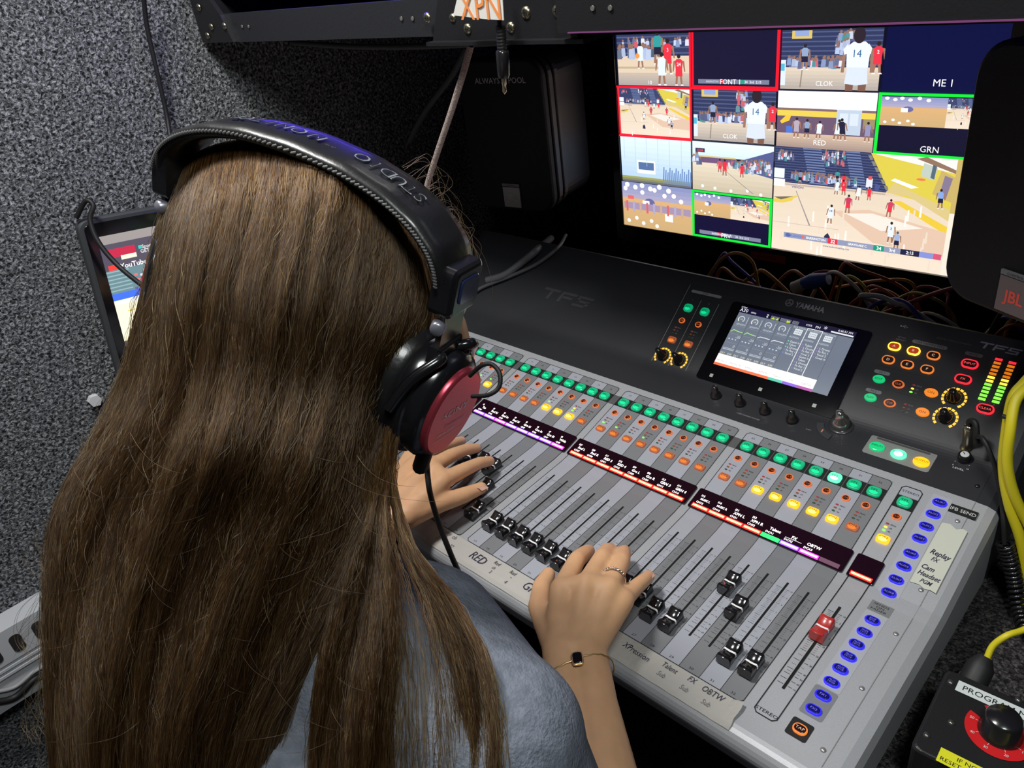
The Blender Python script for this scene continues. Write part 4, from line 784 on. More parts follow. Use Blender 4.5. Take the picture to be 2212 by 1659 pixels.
# braided rope and cord
ROPE = mat('rope_white', (.52, .42, .38), .8, bump=(900, 1., .002), noise=(700, .5))
cable([YP(1017, 98, .16), YP(1000, 160, .162), YP(975, 240, .165), YP(948, 320, .168), YP(925, 392, .17), YP(905, 470, .17)], .0036, ROPE, 'rope', 'white and red braided rope hanging diagonally from the rack', 'rope')
cable([YP(1008, 104, .30), YP(975, 165, .30), YP(930, 225, .30), YP(905, 265, .31), YP(885, 305, .32)], .0042, BRUB, 'cable', 'thin black cable hanging behind the white rope')
cable([XP(308, -30, -.93), XP(318, 60, -.945), XP(345, 180, -.95), XP(362, 260, -.95), XP(372, 335, -.93)], .0032, BRUB, 'cable', 'thin black cable hanging down the bright grey carpet wall')

# ================================================================== loudspeakers
SPK = mat('speaker_case', (.014, .014, .019), .45, bump=(700, .25, .0008)); GRL = mat('speaker_grille', (.006, .006, .008), .6, bump=(1800, .6, .001)); BADGE = mat('badge_grey', (.50, .46, .45), .4, .2)
def loudspeaker(loc, yaw, s, label, badge_red, bm=None, pitch=0.0):
    t = thing('loudspeaker', label, 'loudspeaker', loc); t['group'] = 'desk loudspeakers' ; del t['group']
    cy, sy = math.cos(yaw), math.sin(yaw); F_ = (a3(*loc), a3(cy, sy, 0), a3(0, 0, 1), a3(sy, -cy, 0)); w, h = .0795 * s, .1175 * s; B_ = bm or BADGE
    b = MB(); b.prism(F_, rr(0, 0, w * .96, h * .96, .03 * s, 6), -.115 * s, -.004 * s, SPK, .02 * s); b.build('cabinet', t, loc)
    for k, (d, e) in enumerate(((-.012, 1.0), (-.030, .99))):
        b = MB(); P_ = rr(0, 0, w * e, h * e, .030 * s, 6); b.prism(F_, P_, (d - .011) * s, d * s, SPK, .003 * s); b.build('rib', t, loc)
    b = MB(); b.prism(F_, rr(0, 0, w, h, .030 * s, 8), -.006 * s, .006 * s, GRL, .005 * s); g = b.build('grille', t, loc)
    b = MB(); b.text(F_, 'ALWAYS', -.005 * s if badge_red else -.020 * s, h * .74, .0085 * s, .0066 * s, mat('grille_text', (.75, .66, .64), .5), sx=1.0); 
    b.text(F_, 'POOL', .036 * s, h * .74, .0085 * s, .0066 * s, MATS['grille_text']) if not badge_red else b.text(F_, 'POOL', .052 * s, h * .74, .0085 * s, .0066 * s, MATS['grille_text'])
    b.build('lettering', t, loc)
    b = MB(); x = .0; b.box(F_, x - .017 * s, x + .017 * s, -h + .006 * s, -h + .040 * s, .0058 * s, .0085 * s, B_, .001 * s)
    T_ = mat('badge_red_text', (.75, .10, .07), .5, emi=(1, .1, .06), es=.12) if badge_red else mat('badge_pale_text', (.7, .65, .62), .5)
    b.text(F_, 'JBL', x, -h + .023 * s, .011 * s, .0088 * s, T_, sx=.9, bold=True); b.box(F_, x - .017 * s, x + .017 * s, -h + .0410 * s, -h + .0455 * s, .0058 * s, .0082 * s, GREYT); b.text(F_, 'CONTROL 1P', x, -h + .0432 * s, .0024 * s, .0084 * s, BLACK); b.build('badge', t, loc)
    b = MB(); b.box(F_, -.02 * s, .02 * s, h * .6, h * 1.9 if badge_red else h * 1.3, -.115 * s, -.10 * s, SPK) if 0 else b.box(F_, -.02 * s, .02 * s, -h * .4, h * .4, -.13 * s, -.11 * s, SPK); (None if badge_red else b.box(WF, LX, loc[0] - .01, loc[1] + .10, loc[1] + .13, loc[2] - .02, loc[2] + .02, SPK)); b.build('wall_bracket', t, loc)
    return t
LC = YP(1096, 297, .52)
loudspeaker(tuple(LC), math.radians(9), 1.07, 'black loudspeaker left of the monitor behind the hanging rope', False)
loudspeaker((.0760, .305, 1.131), math.radians(-25), .955, 'black loudspeaker with red badge lettering at the right edge, in front of the monitor', True, mat('badge_dim', (.26, .22, .22), .4, .2))

# ================================================================== tablet on the left wall
FT_ = (a3(LX + .026, 0, 0), None, None, None)
def tw(px, py): p = XP(px, py, LX + .030); return p
c00, c10, c01 = tw(163, 478), tw(345, 445), tw(247, 880)
eu = c10 - c00; eu /= np.linalg.norm(eu); ev = c00 - c01; ev -= eu * (ev @ eu); ev /= np.linalg.norm(ev); nn = np.cross(eu, ev)
TF_ = (c00, eu, ev, nn); TWD, THT = .195, .300
tb = thing('tablet', 'black framed tablet on the grey wall showing a paused game video, half hidden by hair', 'tablet', P3(TF_, TWD / 2, -THT, 0))
b = MB(); b.prism(TF_, rr(TWD / 2, -THT / 2, TWD / 2, THT / 2, .014, 6), -.010, .001, mat('tablet_case', (.05, .055, .06), .55), .003); b.build('case', tb, P3(TF_, TWD / 2, -THT / 2))
b = MB(); b.prism(TF_, rr(TWD / 2, -THT / 2, TWD / 2 - .007, THT / 2 - .007, .009, 6), .001, .0022, GLASSB, .0003); b.build('glass', tb, P3(TF_, TWD / 2, -THT / 2))
TG = emit_attr('tablet_glow', 1.35); b = MB(); tz = [.0024]; mg = .020
def tu(x, y): return (mg + x * (TWD - 2 * mg), -.026 - y * (THT - .052))
def tr_(x0, y0, x1, y1, c): tz[0] += 2e-6; p, q = tu(x0, y1), tu(x1, y0); b.rect(TF_, p[0], p[1], q[0], q[1], tz[0], TG, c)
def tx_(s, x, y, h, c): tz[0] += 2e-6; p = tu(x, y); b.text(TF_, s, p[0], p[1], h, tz[0], TG, c=c, align='L', bold=True)
tr_(0, 0, 1, 1, (.10, .08, .07)); tr_(0, 0, 1, .05, (.30, .27, .26)); tr_(0, .05, 1, .20, (.08, .07, .10)); tr_(.06, .08, .30, .13, (.5, .02, .06)); tr_(.16, .125, .30, .15, (.8, .75, .6)); tx_('Sports & Fan Gear', .36, .10, .005, (.6, .6, .6)); tx_('GET - On the App Store', .34, .125, .005, (.6, .6, .6)); tr_(.33, .09, .36, .11, (.05, .5, .45))
tr_(.03, .17, .11, .20, (.9, .05, .04)); tx_('YouTube', .13, .185, .007, (.8, .8, .8)); tr_(0, .20, 1, .36, (.13, .22, .25))
for k in range(7): tr_(0, .205 + k * .022, .20, .212 + k * .022, (.25, .40, .42)); tr_(.40, .205 + k * .022, .72, .212 + k * .022, (.30, .48, .50))
rt = random.Random(5)
for k in range(60): x, y = rt.uniform(.2, .95), rt.uniform(.22, .35); tr_(x, y, x + .03, y + .014, rt.choice([(.5, .5, .7), (.7, .15, .15), (.1, .1, .3), (.8, .8, .8), (.5, .4, .15)]))
tr_(0, .36, 1, .62, (1.0, .93, .62)); tr_(0, .335, .30, .375, (.05, .15, .95)); tr_(.02, .375, .30, .40, (.8, .85, .9)); tr_(.55, .36, 1, .38, (.7, .55, .2))
for k in range(5): x = .1 + k * .09; tr_(x, .445 - k * .006, x + .12, .452 - k * .006, (.75, .60, .12))
tr_(.30, .55, .62, .575, (.35, .38, .5)); tr_(.52, .55, .57, .575, (.8, .1, .1)); tx_('(B1) 2024 - Vid', .06, .655, .009, (.9, .9, .85)); tx_('streaming now', .06, .68, .005, (.6, .6, .6)); tr_(.10, .70, .20, .73, (.85, .82, .65)); tx_('HUDL  0', .24, .715, .007, (.8, .8, .8)); tx_('19', .14, .76, .008, (.8, .8, .8)); tr_(.12, .79, .45, .875, (.95, .25, .02)); tr_(.20, .90, .26, .92, (.9, .25, .05)); tr_(.22, .93, .30, .96, (.6, .4, .5))
b.build('screen_image', tb, P3(TF_, TWD / 2, -THT / 2))
cable([tw(165, 470), tw(178, 432) + a3(.012, 0, 0), tw(190, 440) + a3(.02, 0, 0), tw(183, 470) + a3(.02, 0, 0), tw(195, 515) + a3(.03, 0, 0), tw(225, 560) + a3(.05, 0, 0), tw(262, 598) + a3(.09, 0, 0), tw(300, 630) + a3(.14, 0, 0)], .0034, BRUB, 'cable', 'black cable looped over the top left corner of the tablet')
b = MB(); q = XP(205, 866, LX + .006); b.prism((q, a3(0, 1, 0), a3(0, 0, 1), a3(1, 0, 0)), [(-.009, .003), (-.004, .009), (.006, .008), (.009, 0), (.004, -.008), (-.006, -.006)][::-1], -.006, .004, mat('white_plastic', (.75, .76, .78), .4)); tag(b.build('cable_clip', None, q), 'tiny white clip stuck to the carpet wall below the tablet', 'clip')
# white slotted duct bottom left
VW = mat('duct_white', (.62, .64, .67), .45)
q = XP(40, 1330, LX); z0 = float(q[2])
FD = (a3(LX, -.44, .600), a3(0, math.cos(-.0), 0), a3(0, 0, 1), a3(1, 0, 0))
vt = thing('wall_heater', 'white slotted wall heater low on the carpet wall at bottom left', 'heater', (LX + .02, -.45, .47))
b = MB(); b.box(FD, -.35, .20, -.125, .0, .001, .045, VW, .002)
b.box(FD, -.35, .20, -.060, -.056, .045, .050, VW, .001); b.box(FD, -.35, .20, -.070, -.066, .045, .050, VW, .001); b.box(FD, -.35, .20, -.050, .004, .03, .050, VW, .002); b.build('housing', vt, (LX + .02, -.45, .54))
FD2 = (a3(LX, -.44, .600), a3(0, 1, 0), a3(1, 0, 0), a3(0, 0, 1))
for k in range(7):
    u = -.11 + k * .031; b = MB(); b.prism(FD, rr(u, -.026, .0080, .0150, .0070, 5), .0500, .0512, mat('slot_dark', (.02, .02, .022), .8)); b.build('slot', vt, P3(FD, u, -.026, .05))
for k, (a, c) in enumerate(((1490, 1475), (1512, 1492))):
    cable([XP(-30, a + 8, LX + .05), XP(30, a - 5, LX + .05), XP(75, c - 25, LX + .05), XP(120, c - 45, LX + .04)], .003 + .002 * k, (BRUB, mat('grey_cable', (.4, .4, .4), .5))[1 - k], 'cable', ('pale cable running under the white wall heater', 'black cable running just below the pale one by the heater')[k])

# ================================================================== program monitor box and cables right
def ZB(px, py, z=.800): return ZP(px, py, z)
bo = ZB(2041, 1452); bl = ZB(1966, 1612); e2 = bo - bl; L2 = np.linalg.norm(e2); e2 /= L2; e1 = a3(e2[1], -e2[0], 0)
FX_ = (bl, e1, e2, a3(0, 0, 1)); BW, BL_ = .115, L2 + .006
bx = thing('volume_control_box', 'black metal volume box with red dial ring labelled PROGRAM MONITOR, bottom right', 'control box', P3(FX_, .05, .04, -.064))
BM = mat('box_black', (.018, .018, .020), .4, .2, bump=(800, .3, .0005))
b = MB(); b.prism(FX_, rr(BW / 2, BL_ / 2, BW / 2, BL_ / 2, .006, 4), -.0645, 0, BM, .003); b.build('housing', bx, P3(FX_, .05, .04))
def bu(px, py): q = ZB(px, py) - bl; return float(q @ e1), float(q @ e2)
kc = bu(2160, 1583)
b = MB(); N = 60; RR0, RR1 = .0125, .0235
RED_ = mat('dial_red', (.62, .012, .015), .45)
for k in range(N): a0, a1 = math.radians(160 + 330 * k / N), math.radians(160 + 330 * (k + 1) / N); b.poly(FX_, [(kc[0] + RR0 * math.cos(a0), kc[1] + RR0 * math.sin(a0)), (kc[0] + RR1 * math.cos(a0), kc[1] + RR1 * math.sin(a0)), (kc[0] + RR1 * math.cos(a1), kc[1] + RR1 * math.sin(a1)), (kc[0] + RR0 * math.cos(a1), kc[1] + RR0 * math.sin(a1))], .0006, RED_)
for k, s in enumerate(('50', '40', '30', '20', '10', '5', '0')): a = math.radians(175 + k * 40); b.text(FX_, s, kc[0] + .0195 * math.cos(a), kc[1] + .0195 * math.sin(a), .0022, .0009, WHITEP); b.line(FX_, [(kc[0] + .0150 * math.cos(a), kc[1] + .015 * math.sin(a)), (kc[0] + .017 * math.cos(a), kc[1] + .017 * math.sin(a))], .0003, .0009, WHITEP)
b.build('dial_plate', bx, P3(FX_, *kc), label='red dial ring with white numbers')
MB().lathe(P3(FX_, kc[0], kc[1], .0006), (0, 0, 1), [(.0150, 0), (.0150, .002), (.0132, .004), (.0126, .016), (.0110, .0185), (.0005, .019)], BPLAST, 36).build('knob', bx, P3(FX_, *kc))
b = MB(); p = bu(2073, 1471); p2 = bu(2063, 1494); h_ = .0112; b.rect(FX_, p[0] - .0005, p[1] - h_, p[0] + .075, p[1], .0006, mat('label_white', (.66, .72, .72), .5)); b.text(FX_, 'PROGRAM MONITOR', p[0] + .0040, p[1] - h_ / 2, .0052, .0008, BLACK, align='L', sx=1.05); b.build('label_strip', bx, P3(FX_, *p), label='white strip reading PROGRAM MONITOR')
b = MB(); p = bu(2033, 1615); b.rect(FX_, p[0], p[1] - .013, p[0] + .075, p[1], .0006, mat('label_yellow', (.75, .75, .02), .5)); b.text(FX_, 'IF NO SOUND', p[0] + .0120, p[1] - .0038, .0034, .0008, BLACK, align='L', sx=1.1); b.text(FX_, 'RESET SPEAKERS', p[0] + .0020, p[1] - .0092, .0034, .0008, BLACK, align='L', sx=1.1); b.build('label_strip', bx, P3(FX_, *p), label='yellow strip reading IF NO SOUND RESET SPEAKERS')
for px, py in ((2054, 1474), (2055, 1561), (2002, 1588), (2200, 1512)): p = bu(px, py); MB().lathe(P3(FX_, p[0], p[1]), (0, 0, 1), [(.0026, 0), (.0024, .0010), (.0004, .0014)], mat('dark_screw', (.16, .16, .15), .3, .8), 12).build('screw', bx, P3(FX_, *p))
YC = mat('yellow_cable', (.72, .62, .02), .45)
def dz(px, py, z): return ZP(px, py, z)
xl = thing('cable_connector', 'black round connector on a yellow cable behind the PROGRAM MONITOR box', 'connector', dz(2115, 1455, .775))
b = MB(); b.tube([dz(2128, 1420, .80), dz(2118, 1440, .795), dz(2100, 1475, .785)], [.006, .0105, .011], BRUB, 16); b.build('shell', xl, dz(2115, 1450, .79)); b = MB(); b.tube([dz(2103, 1469, .785), dz(2097, 1480, .783)], [.0114, .0114], mat('ring_metal', (.5, .48, .4), .3, .9), 16); b.build('collar', xl, dz(2100, 1476, .785))
cable([dz(2131, 1424, .80), dz(2145, 1395, .81), dz(2175, 1373, .82), dz(2205, 1363, .82), dz(2235, 1350, .82)], .0026, YC, 'cable', 'short yellow cable bending out of the black connector behind the box')
def RP(px, py, d): return CD(px, py, d)
cable([RP(2420, 300, .66), RP(2400, 560, .67), RP(2310, 740, .69), RP(2240, 800, .70), RP(2212, 828, .70), RP(2188, 860, .70), RP(2175, 930, .70), RP(2168, 1010, .71), RP(2180, 1090, .72), RP(2208, 1180, .73), RP(2216, 1280, .75), RP(2212, 1350, .76)], .0048, YC, 'cable', 'thick yellow cable curving down the right edge of the photo')
cable([RP(2440, 310, .65), RP(2415, 580, .66), RP(2320, 755, .68), RP(2245, 820, .69), RP(2218, 838, .69), RP(2193, 868, .69), RP(2182, 930, .69), RP(2176, 1000, .70), RP(2192, 1070, .71), RP(2230, 1150, .72)], .0046, YC, 'cable', 'second yellow cable tied alongside the thick one at the right edge')
b = MB(); b.tube([RP(2166, 899, .695), RP(2188, 905, .688)], .0022, BRUB, 8); b.tube([RP(2164, 899, .705), RP(2188, 903, .70)], .0022, BRUB, 8); tag(b.build('cable_tie', None, RP(2176, 902, .69)), 'black cable tie around the two yellow cables', 'cable tie')
cable([RP(2225, 1360, .76), RP(2210, 1375, .77), RP(2205, 1400, .775), RP(2215, 1425, .78), RP(2235, 1440, .78)], .0026, YC, 'cable', 'thin yellow cable looping at the right edge above the box')
# plug in the headphone socket with coiled black cable
jo = P3(FB, .0540, .1990)
hp = thing('adapter_plug', 'large metal jack adapter standing in the headphone socket with black cord', 'plug', jo)
b = MB(); b.lathe(jo, FB[3], [(.0068, 0), (.0072, .002), (.0066, .004), (.0058, .006), (.0048, .008), (.0050, .020), (.0054, .032), (.0046, .036), (.0005, .0365)], mat('adapter_metal', (.42, .38, .30), .22, .9), 22); b.build('barrel', hp, jo)
b = MB(); tp = jo + FB[3] * .036; b.tube(spline([tp - FB[3] * .002, tp + FB[3] * .006, tp + FB[3] * .008 + a3(.006, -.004, 0), tp + a3(.012, -.012, -.010)], 5), .0030, BRUB, 10); b.build('cord_boot', hp, tp)
pts = [tp + a3(.010, -.010, -.004), RP(2125, 950, .735), RP(2150, 1010, .73), RP(2163, 1080, .73), RP(2168, 1130, .73), RP(2170, 1175, .735)]
co = tag(MB().tube(spline(pts, 8), .0022, BRUB, 8).build('coiled_cord', None, pts[2]), 'black headphone cord with coiled lower part hanging over the right of the console', 'cord')
cl = spline([RP(2170, 1172, .735), RP(2182, 1210, .74), RP(2193, 1260, .745), ZP(2203, 1320, .748), ZP(2222, 1370, .744), ZP(2260, 1410, .744)], 24); T_ = np.gradient(cl, axis=0); T_ /= np.linalg.norm(T_, axis=1, keepdims=True); hel = []
for i, p in enumerate(cl):
    for q in range(2): a = (i * 2 + q) * .62 * 1.0; u = np.cross(T_[i], a3(0, 0, 1)); u /= np.linalg.norm(u); w = np.cross(T_[i], u); hel.append(p + (T_[i] * .0) + .0062 * (math.cos(a) * u + math.sin(a) * w))
MB().tube(hel, .0019, BPLAST, 6).build('coil', co, cl[0])
# cables heaped behind the console
WC = [(.35, .06, .02), (.45, .20, .03), (.06, .05, .35), (.35, .33, .05), (.25, .02, .05), (.03, .03, .03), (.55, .50, .40), (.30, .10, .03)]
nm = ['dark red', 'orange', 'blue', 'olive yellow', 'crimson', 'black', 'cream white', 'rust brown']
rc = random.Random(11)
hb = MB()
for k in range(26):
    i = k % 8; x = rc.uniform(-.36, .10) if k > 6 else (-.12 + k * .012)
    base = a3(x, rc.uniform(.50, .56), rc.uniform(.88, .93)); pts = [base + a3(rc.uniform(-.10, -.03), rc.uniform(0, .05), rc.uniform(-.10, -.04)), base + a3(-.02, .01, .0), base + a3(rc.uniform(0, .03), rc.uniform(-.02, .02), rc.uniform(.0, .02)), base + a3(rc.uniform(.03, .08), rc.uniform(-.02, .02), rc.uniform(-.05, -.02)), base + a3(rc.uniform(.06, .12), .0, -.12)]
    hb.tube(spline(pts, 8), rc.uniform(.0018, .0028), mat('wire_%d' % i, WC[i], .5), 7)
hw = tag(hb.build('wire_tangle', None, (-.12, .53, .88)), 'tangle of red, orange, blue and cream wires heaped behind the console', 'wires'); hw['kind'] = 'stuff'
cable([a3(-.10, .56, .88), YP(1860, 640, .50), YP(1900, 640, .50), YP(1935, 655, .50), YP(1975, 672, .5), a3(.03, .5, .86)], .0030, mat('cream_cable', (.55, .55, .52), .5), 'cable', 'pale cable arching above the back edge of the console')
q = YP(1745, 612, .53)
up = thing('network_plug', 'blue cable plug with a white paper tag behind the console', 'plug', q); b = MB(); b.tube([YP(1790, 602, .53), YP(1755, 608, .53), YP(1735, 612, .53)], [.008, .011, .008], mat('plug_blue', (.03, .09, .32), .5), 12); b.build('body', up, q); b = MB(); b.tube([YP(1738, 612, .53), YP(1714, 622, .53)], [.0085, .0085], mat('tag_white', (.5, .5, .42), .7), 8); b.build('tag', up, q)
# gooseneck microphone / cable behind left of console
cable([onplane(FC, *q, .005) for q in ((1000, 650), (1040, 622), (1100, 598), (1160, 570), (1205, 535))] + [YP(1222, 508, .50)], .003, mat('grey_rubber', (.08, .08, .09), .5), 'cable', 'dark grey cable end lying behind the headphones')
cable([onplane(FC, *q, .008) for q in ((1052, 606), (1090, 594), (1130, 565), (1160, 540))] + [YP(1190, 515, .52)], .006, mat('grey_rubber2', (.10, .10, .11), .45), 'cable', 'thicker grey cable with a connector below the left loudspeaker')
# ================================================================== person
def remesh(name, cones, voxel, m, parent, origin, smooth=6, extra=None, label=None):
    """one continuous skin around tapered limbs: cones = (p0, r0, p1, r1[, flatten axis, k])"""
    V, F = [], []
    for c in cones:
        nb = 14 if max(c[1], c[3]) < .03 else 32; nr = 5 if nb == 14 else 9
        p0, r0, p1, r1 = a3(*c[0]), c[1], a3(*c[2]), c[3]; ax = p1 - p0; L = np.linalg.norm(ax) or 1e-6; ax /= L
        a = np.cross(ax, a3(0, 0, 1) if abs(ax[2]) < .9 else a3(1, 0, 0)); a /= np.linalg.norm(a); b_ = np.cross(ax, a)
        fl = c[4:6] if len(c) > 4 else None; base = len(V); rings = []
        for k in range(1, nr + 1): t = math.radians(-90 + 90 * k / nr); rings.append((p0 + ax * r0 * math.sin(t), r0 * math.cos(t)))
        for k in range(0, nr): t = math.radians(90 * k / nr); rings.append((p1 + ax * r1 * math.sin(t), r1 * math.cos(t)))
        def fx(p, c0):
            d = p - c0
            if fl is not None: n_ = a3(*fl[0]); n_ = n_ / np.linalg.norm(n_); d = d - n_ * (d @ n_) * (1 - fl[1])
            return c0 + d
        V.append(fx(p0 - ax * r0, p0))
        for c0, r in rings:
            for k in range(nb): t = 2 * math.pi * k / nb; V.append(fx(c0 + r * (math.cos(t) * a + math.sin(t) * b_), c0))
        V.append(fx(p1 + ax * r1, p1)); n = len(rings)
        for k in range(nb): F.append([base, base + 1 + (k + 1) % nb, base + 1 + k]); F.append([base + 1 + n * nb, base + 1 + (n - 1) * nb + k, base + 1 + (n - 1) * nb + (k + 1) % nb])
        for i in range(n - 1):
            for k in range(nb): j = (k + 1) % nb; F.append([base + 1 + i * nb + k, base + 1 + i * nb + j, base + 1 + (i + 1) * nb + j, base + 1 + (i + 1) * nb + k])
    if extra: 
        for ev, ef in extra: base = len(V); V += list(ev); F += [[base + i for i in f] for f in ef]
    o3 = a3(*origin); me = D.meshes.new(name + '_raw'); me.from_pydata([tuple(v - o3) for v in V], [], F); me.update()
    o = D.objects.new('tmp', me); COL.objects.link(o)
    r = o.modifiers.new('r', 'REMESH'); r.mode = 'VOXEL'; r.voxel_size = voxel; r.use_smooth_shade = True
    s = o.modifiers.new('s', 'SMOOTH'); s.factor = .5; s.iterations = smooth
    dg = bpy.context.evaluated_depsgraph_get(); me2 = D.meshes.new_from_object(o.evaluated_get(dg)); D.objects.remove(o); D.meshes.remove(me)
    me2.materials.clear(); me2.materials.append(m); me2.polygons.foreach_set('use_smooth', [True] * len(me2.polygons))
    ob = D.objects.new(name, me2); COL.objects.link(ob); pw = a3(*(parent['_w'] if parent else (0, 0, 0)))
    if parent: ob.parent = parent
    ob.location = o3 - pw; ob['_w'] = [float(x) for x in o3]
    if label: ob['label'] = label
    return ob
# head frame
HX = a3(.910, .270, -.308); HX /= np.linalg.norm(HX); HY = a3(-.330, .935, -.125); HY -= HX * (HX @ HY); HY /= np.linalg.norm(HY); HZ = np.cross(HX, HY)
HB = a3(-.1608, -.2100, 1.2415)        # centre of the headband arch base
HE = HB - HZ * .073 + HX * .014 + HY * .012                    # midpoint between the ears
HF = (HE, HX, HY, HZ)
def hd(x, y, z): return HE + x * HX + y * HY + z * HZ
per = thing('person', 'person with long brown hair in grey top, seen from behind, working the console faders', 'person', (-.17, -.42, 0))
Wr = HP(1240, 1402, .044); Br = HP(1278, 1659, .030)
# right hand joints (pixel, height over the fader plane)
def hj(*a): return [HP(*q) for q in a]
RHc = []
def chain(L, pts, rs, fl=None):
    for i in range(len(pts) - 1): L.append((pts[i], rs[i], pts[i + 1], rs[i + 1]) + (fl or ()))
NA = FA[3]
# right
mi, mm, mr, ml = hj((1213, 1272, .060), (1268, 1262, .064), (1316, 1270, .061), (1345, 1296, .052))
chain(RHc, [mi] + hj((1246, 1210, .052), (1262, 1196, .036), (1272, 1190, .020)), [.0098, .0086, .0078, .0068])
chain(RHc, [mm] + hj((1302, 1204, .054), (1312, 1190, .038), (1318, 1186, .021)), [.0100, .0088, .0078, .0068])
chain(RHc, [mr] + hj((1343, 1212, .050), (1347, 1196, .036), (1349, 1190, .021)), [.0096, .0082, .0074, .0064])
chain(RHc, [ml] + hj((1374, 1268, .040), (1392, 1253, .030), (1402, 1244, .022)), [.0090, .0075, .0068, .0060])
tc, tm, ti, tp_ = hj((1195, 1365, .040), (1165, 1310, .040), (1170, 1268, .032), (1185, 1240, .024))
chain(RHc, [tc, tm, ti, tp_], [.0130, .0105, .0092, .0072])
wl, wr_ = HP(1212, 1405, .044), HP(1268, 1400, .044)
for p, q in ((wl, mi), (Wr, mm), (wr_, mr), (wr_, ml), (wl, tm)): RHc.append((p, .0155, q, .0108))
RHc.append((wl, .0160, tc, .0135)); RHc.append(((wl + mi) / 2, .014, (wr_ + ml) / 2, .013)); RHc.append((mi, .0098, mm, .0100)); RHc.append((mm, .0098, mr, .0096)); RHc.append((mr, .009, ml, .0088)); RHc.append((wl, .0165, wr_, .0165))
dirR = (Br - Wr) / np.linalg.norm(Br - Wr); ELr = Wr + dirR * .235; off = np.cross(dirR, NA); off /= np.linalg.norm(off)
for s in (-1, 1):
    RHc.append((Wr + off * s * .011, .0165, Wr + dirR * .05 + off * s * .011, .0175)); RHc.append((Wr + dirR * .05 + off * s * .011, .0175, Wr + dirR * .16 + off * s * .010, .029)); RHc.append((Wr + dirR * .16 + off * s * .010, .029, ELr, .034))
SHr = a3(-.004, -.264, 1.000); SHl = a3(-.290, -.240, .985)
RHc.append((ELr, .034, SHr, .042))
# left
LHc = []
WrL = HP(862, 1092, .048)
li, lm_, lr, ll = hj((958, 1037, .053), (934, 1008, .056), (912, 988, .053), (890, 985, .044))
chain(LHc, [li] + hj((1004, 1014, .046), (1036, 1000, .034), (1058, 996, .023)), [.0100, .0084, .0074, .0064])
chain(LHc, [lm_] + hj((974, 984, .048), (1004, 972, .036), (1030, 968, .023)), [.0100, .0084, .0074, .0064])
chain(LHc, [lr] + hj((950, 966, .044), (978, 957, .032), (998, 952, .020)), [.0096, .0080, .0070, .0060])
chain(LHc, [ll] + hj((912, 966, .036), (932, 954, .026), (948, 948, .018)), [.0085, .0070, .0062, .0055])
tc, tm, ti, tp_ = hj((902, 1104, .040), (952, 1086, .038), (1002, 1070, .030), (1040, 1054, .022))
chain(LHc, [tc, tm, ti, tp_], [.0130, .0108, .0094, .0072])
wa, wb = HP(848, 1068, .046), HP(878, 1112, .044)
for p, q in ((wb, li), (WrL, lm_), (wa, lr), (wa, ll), (wb, tm)): LHc.append((p, .0155, q, .0108))
LHc.append((wb, .016, tc, .0138)); LHc.append(((wb + li) / 2, .0138, (wa + ll) / 2, .012)); LHc.append((li, .0098, lm_, .0100)); LHc.append((lm_, .0098, lr, .0095)); LHc.append((lr, .009, ll, .0085)); LHc.append((wa, .016, wb, .016))
ELl = a3(-.430, -.255, .80)
for q in (wa, wb): LHc.append((q, .0165, WrL * .75 + ELl * .25, .024)); 
LHc.append((WrL * .75 + ELl * .25, .026, ELl, .034)); LHc.append((ELl, .034, SHl, .042))
NK = hd(.0, -.035, -.085); NB = a3(-.175, -.315, 1.050); CH = a3(-.165, -.365, .93); WS = a3(-.165, -.420, .74); PV = a3(-.170, -.470, .53)
BC = [(hd(0, -.005, -.03), .050, NB, .044), (NB, .042, SHr, .040), (NB, .042, SHl, .040), (CH + a3(-.035, .01, 0), .070, WS + a3(-.04, 0, 0), .075), (CH + a3(.06, 0, 0), .085, WS + a3(.045, 0, 0), .08), (WS + a3(-.04, 0, 0), .075, PV + a3(-.065, 0, 0), .092), (WS + a3(.05, 0, 0), .08, PV + a3(.075, 0, 0), .10), (NB, .05, CH, .08)]
KN = {}
for s in (-1, 1):
    hip, kn, an = PV + a3(s * .085, .02, -.02), a3(-.17 + s * .10, -.06, .50), a3(-.17 + s * .11, -.10, .09); KN[s] = (hip, kn, an)
    BC += [(hip, .085, kn, .055), (kn, .055, kn * .6 + an * .4, .052), (kn * .6 + an * .4, .052, an, .034), (an, .035, an + a3(0, .13, -.045), .028)]
# head: skull, jaw, nose, lips, brow, ears
HD = [(hd(0, .030, .039), .057, hd(0, .004, .039), .057), (hd(0, .0, .040), .056, hd(0, .0, .0), .050), (hd(0, .035, .034), .056, hd(0, .040, -.01), .052), (hd(-.018, .050, -.045), .032, hd(.018, .050, -.045), .032), (hd(0, .068, -.062), .020, hd(0, .060, -.055), .026),
      (hd(0, .096, .012), .007, hd(0, .112, -.014), .010), (hd(-.014, .098, -.038), .006, hd(.014, .098, -.038), .006), (hd(-.012, .096, -.048), .0065, hd(.012, .096, -.048), .0065), (hd(-.032, .093, .028), .007, hd(.032, .093, .028), .007),
      (hd(-.04, .055, -.02), .03, hd(-.03, .06, -.005), .03), (hd(.04, .055, -.02), .03, hd(.03, .06, -.005), .03)]
for s in (-1, 1): HD += [(hd(s * .074, .0, .018), .010, hd(s * .074, .004, -.018), .007, tuple(HX), .5)]
body = remesh('body', RHc + LHc + BC + HD, .0022, SKIN, per, (-.17, -.42, .6), 5)
EYE = mat('eye_white', (.8, .8, .78), .2); IRI = mat('iris', (.06, .03, .02), .2)
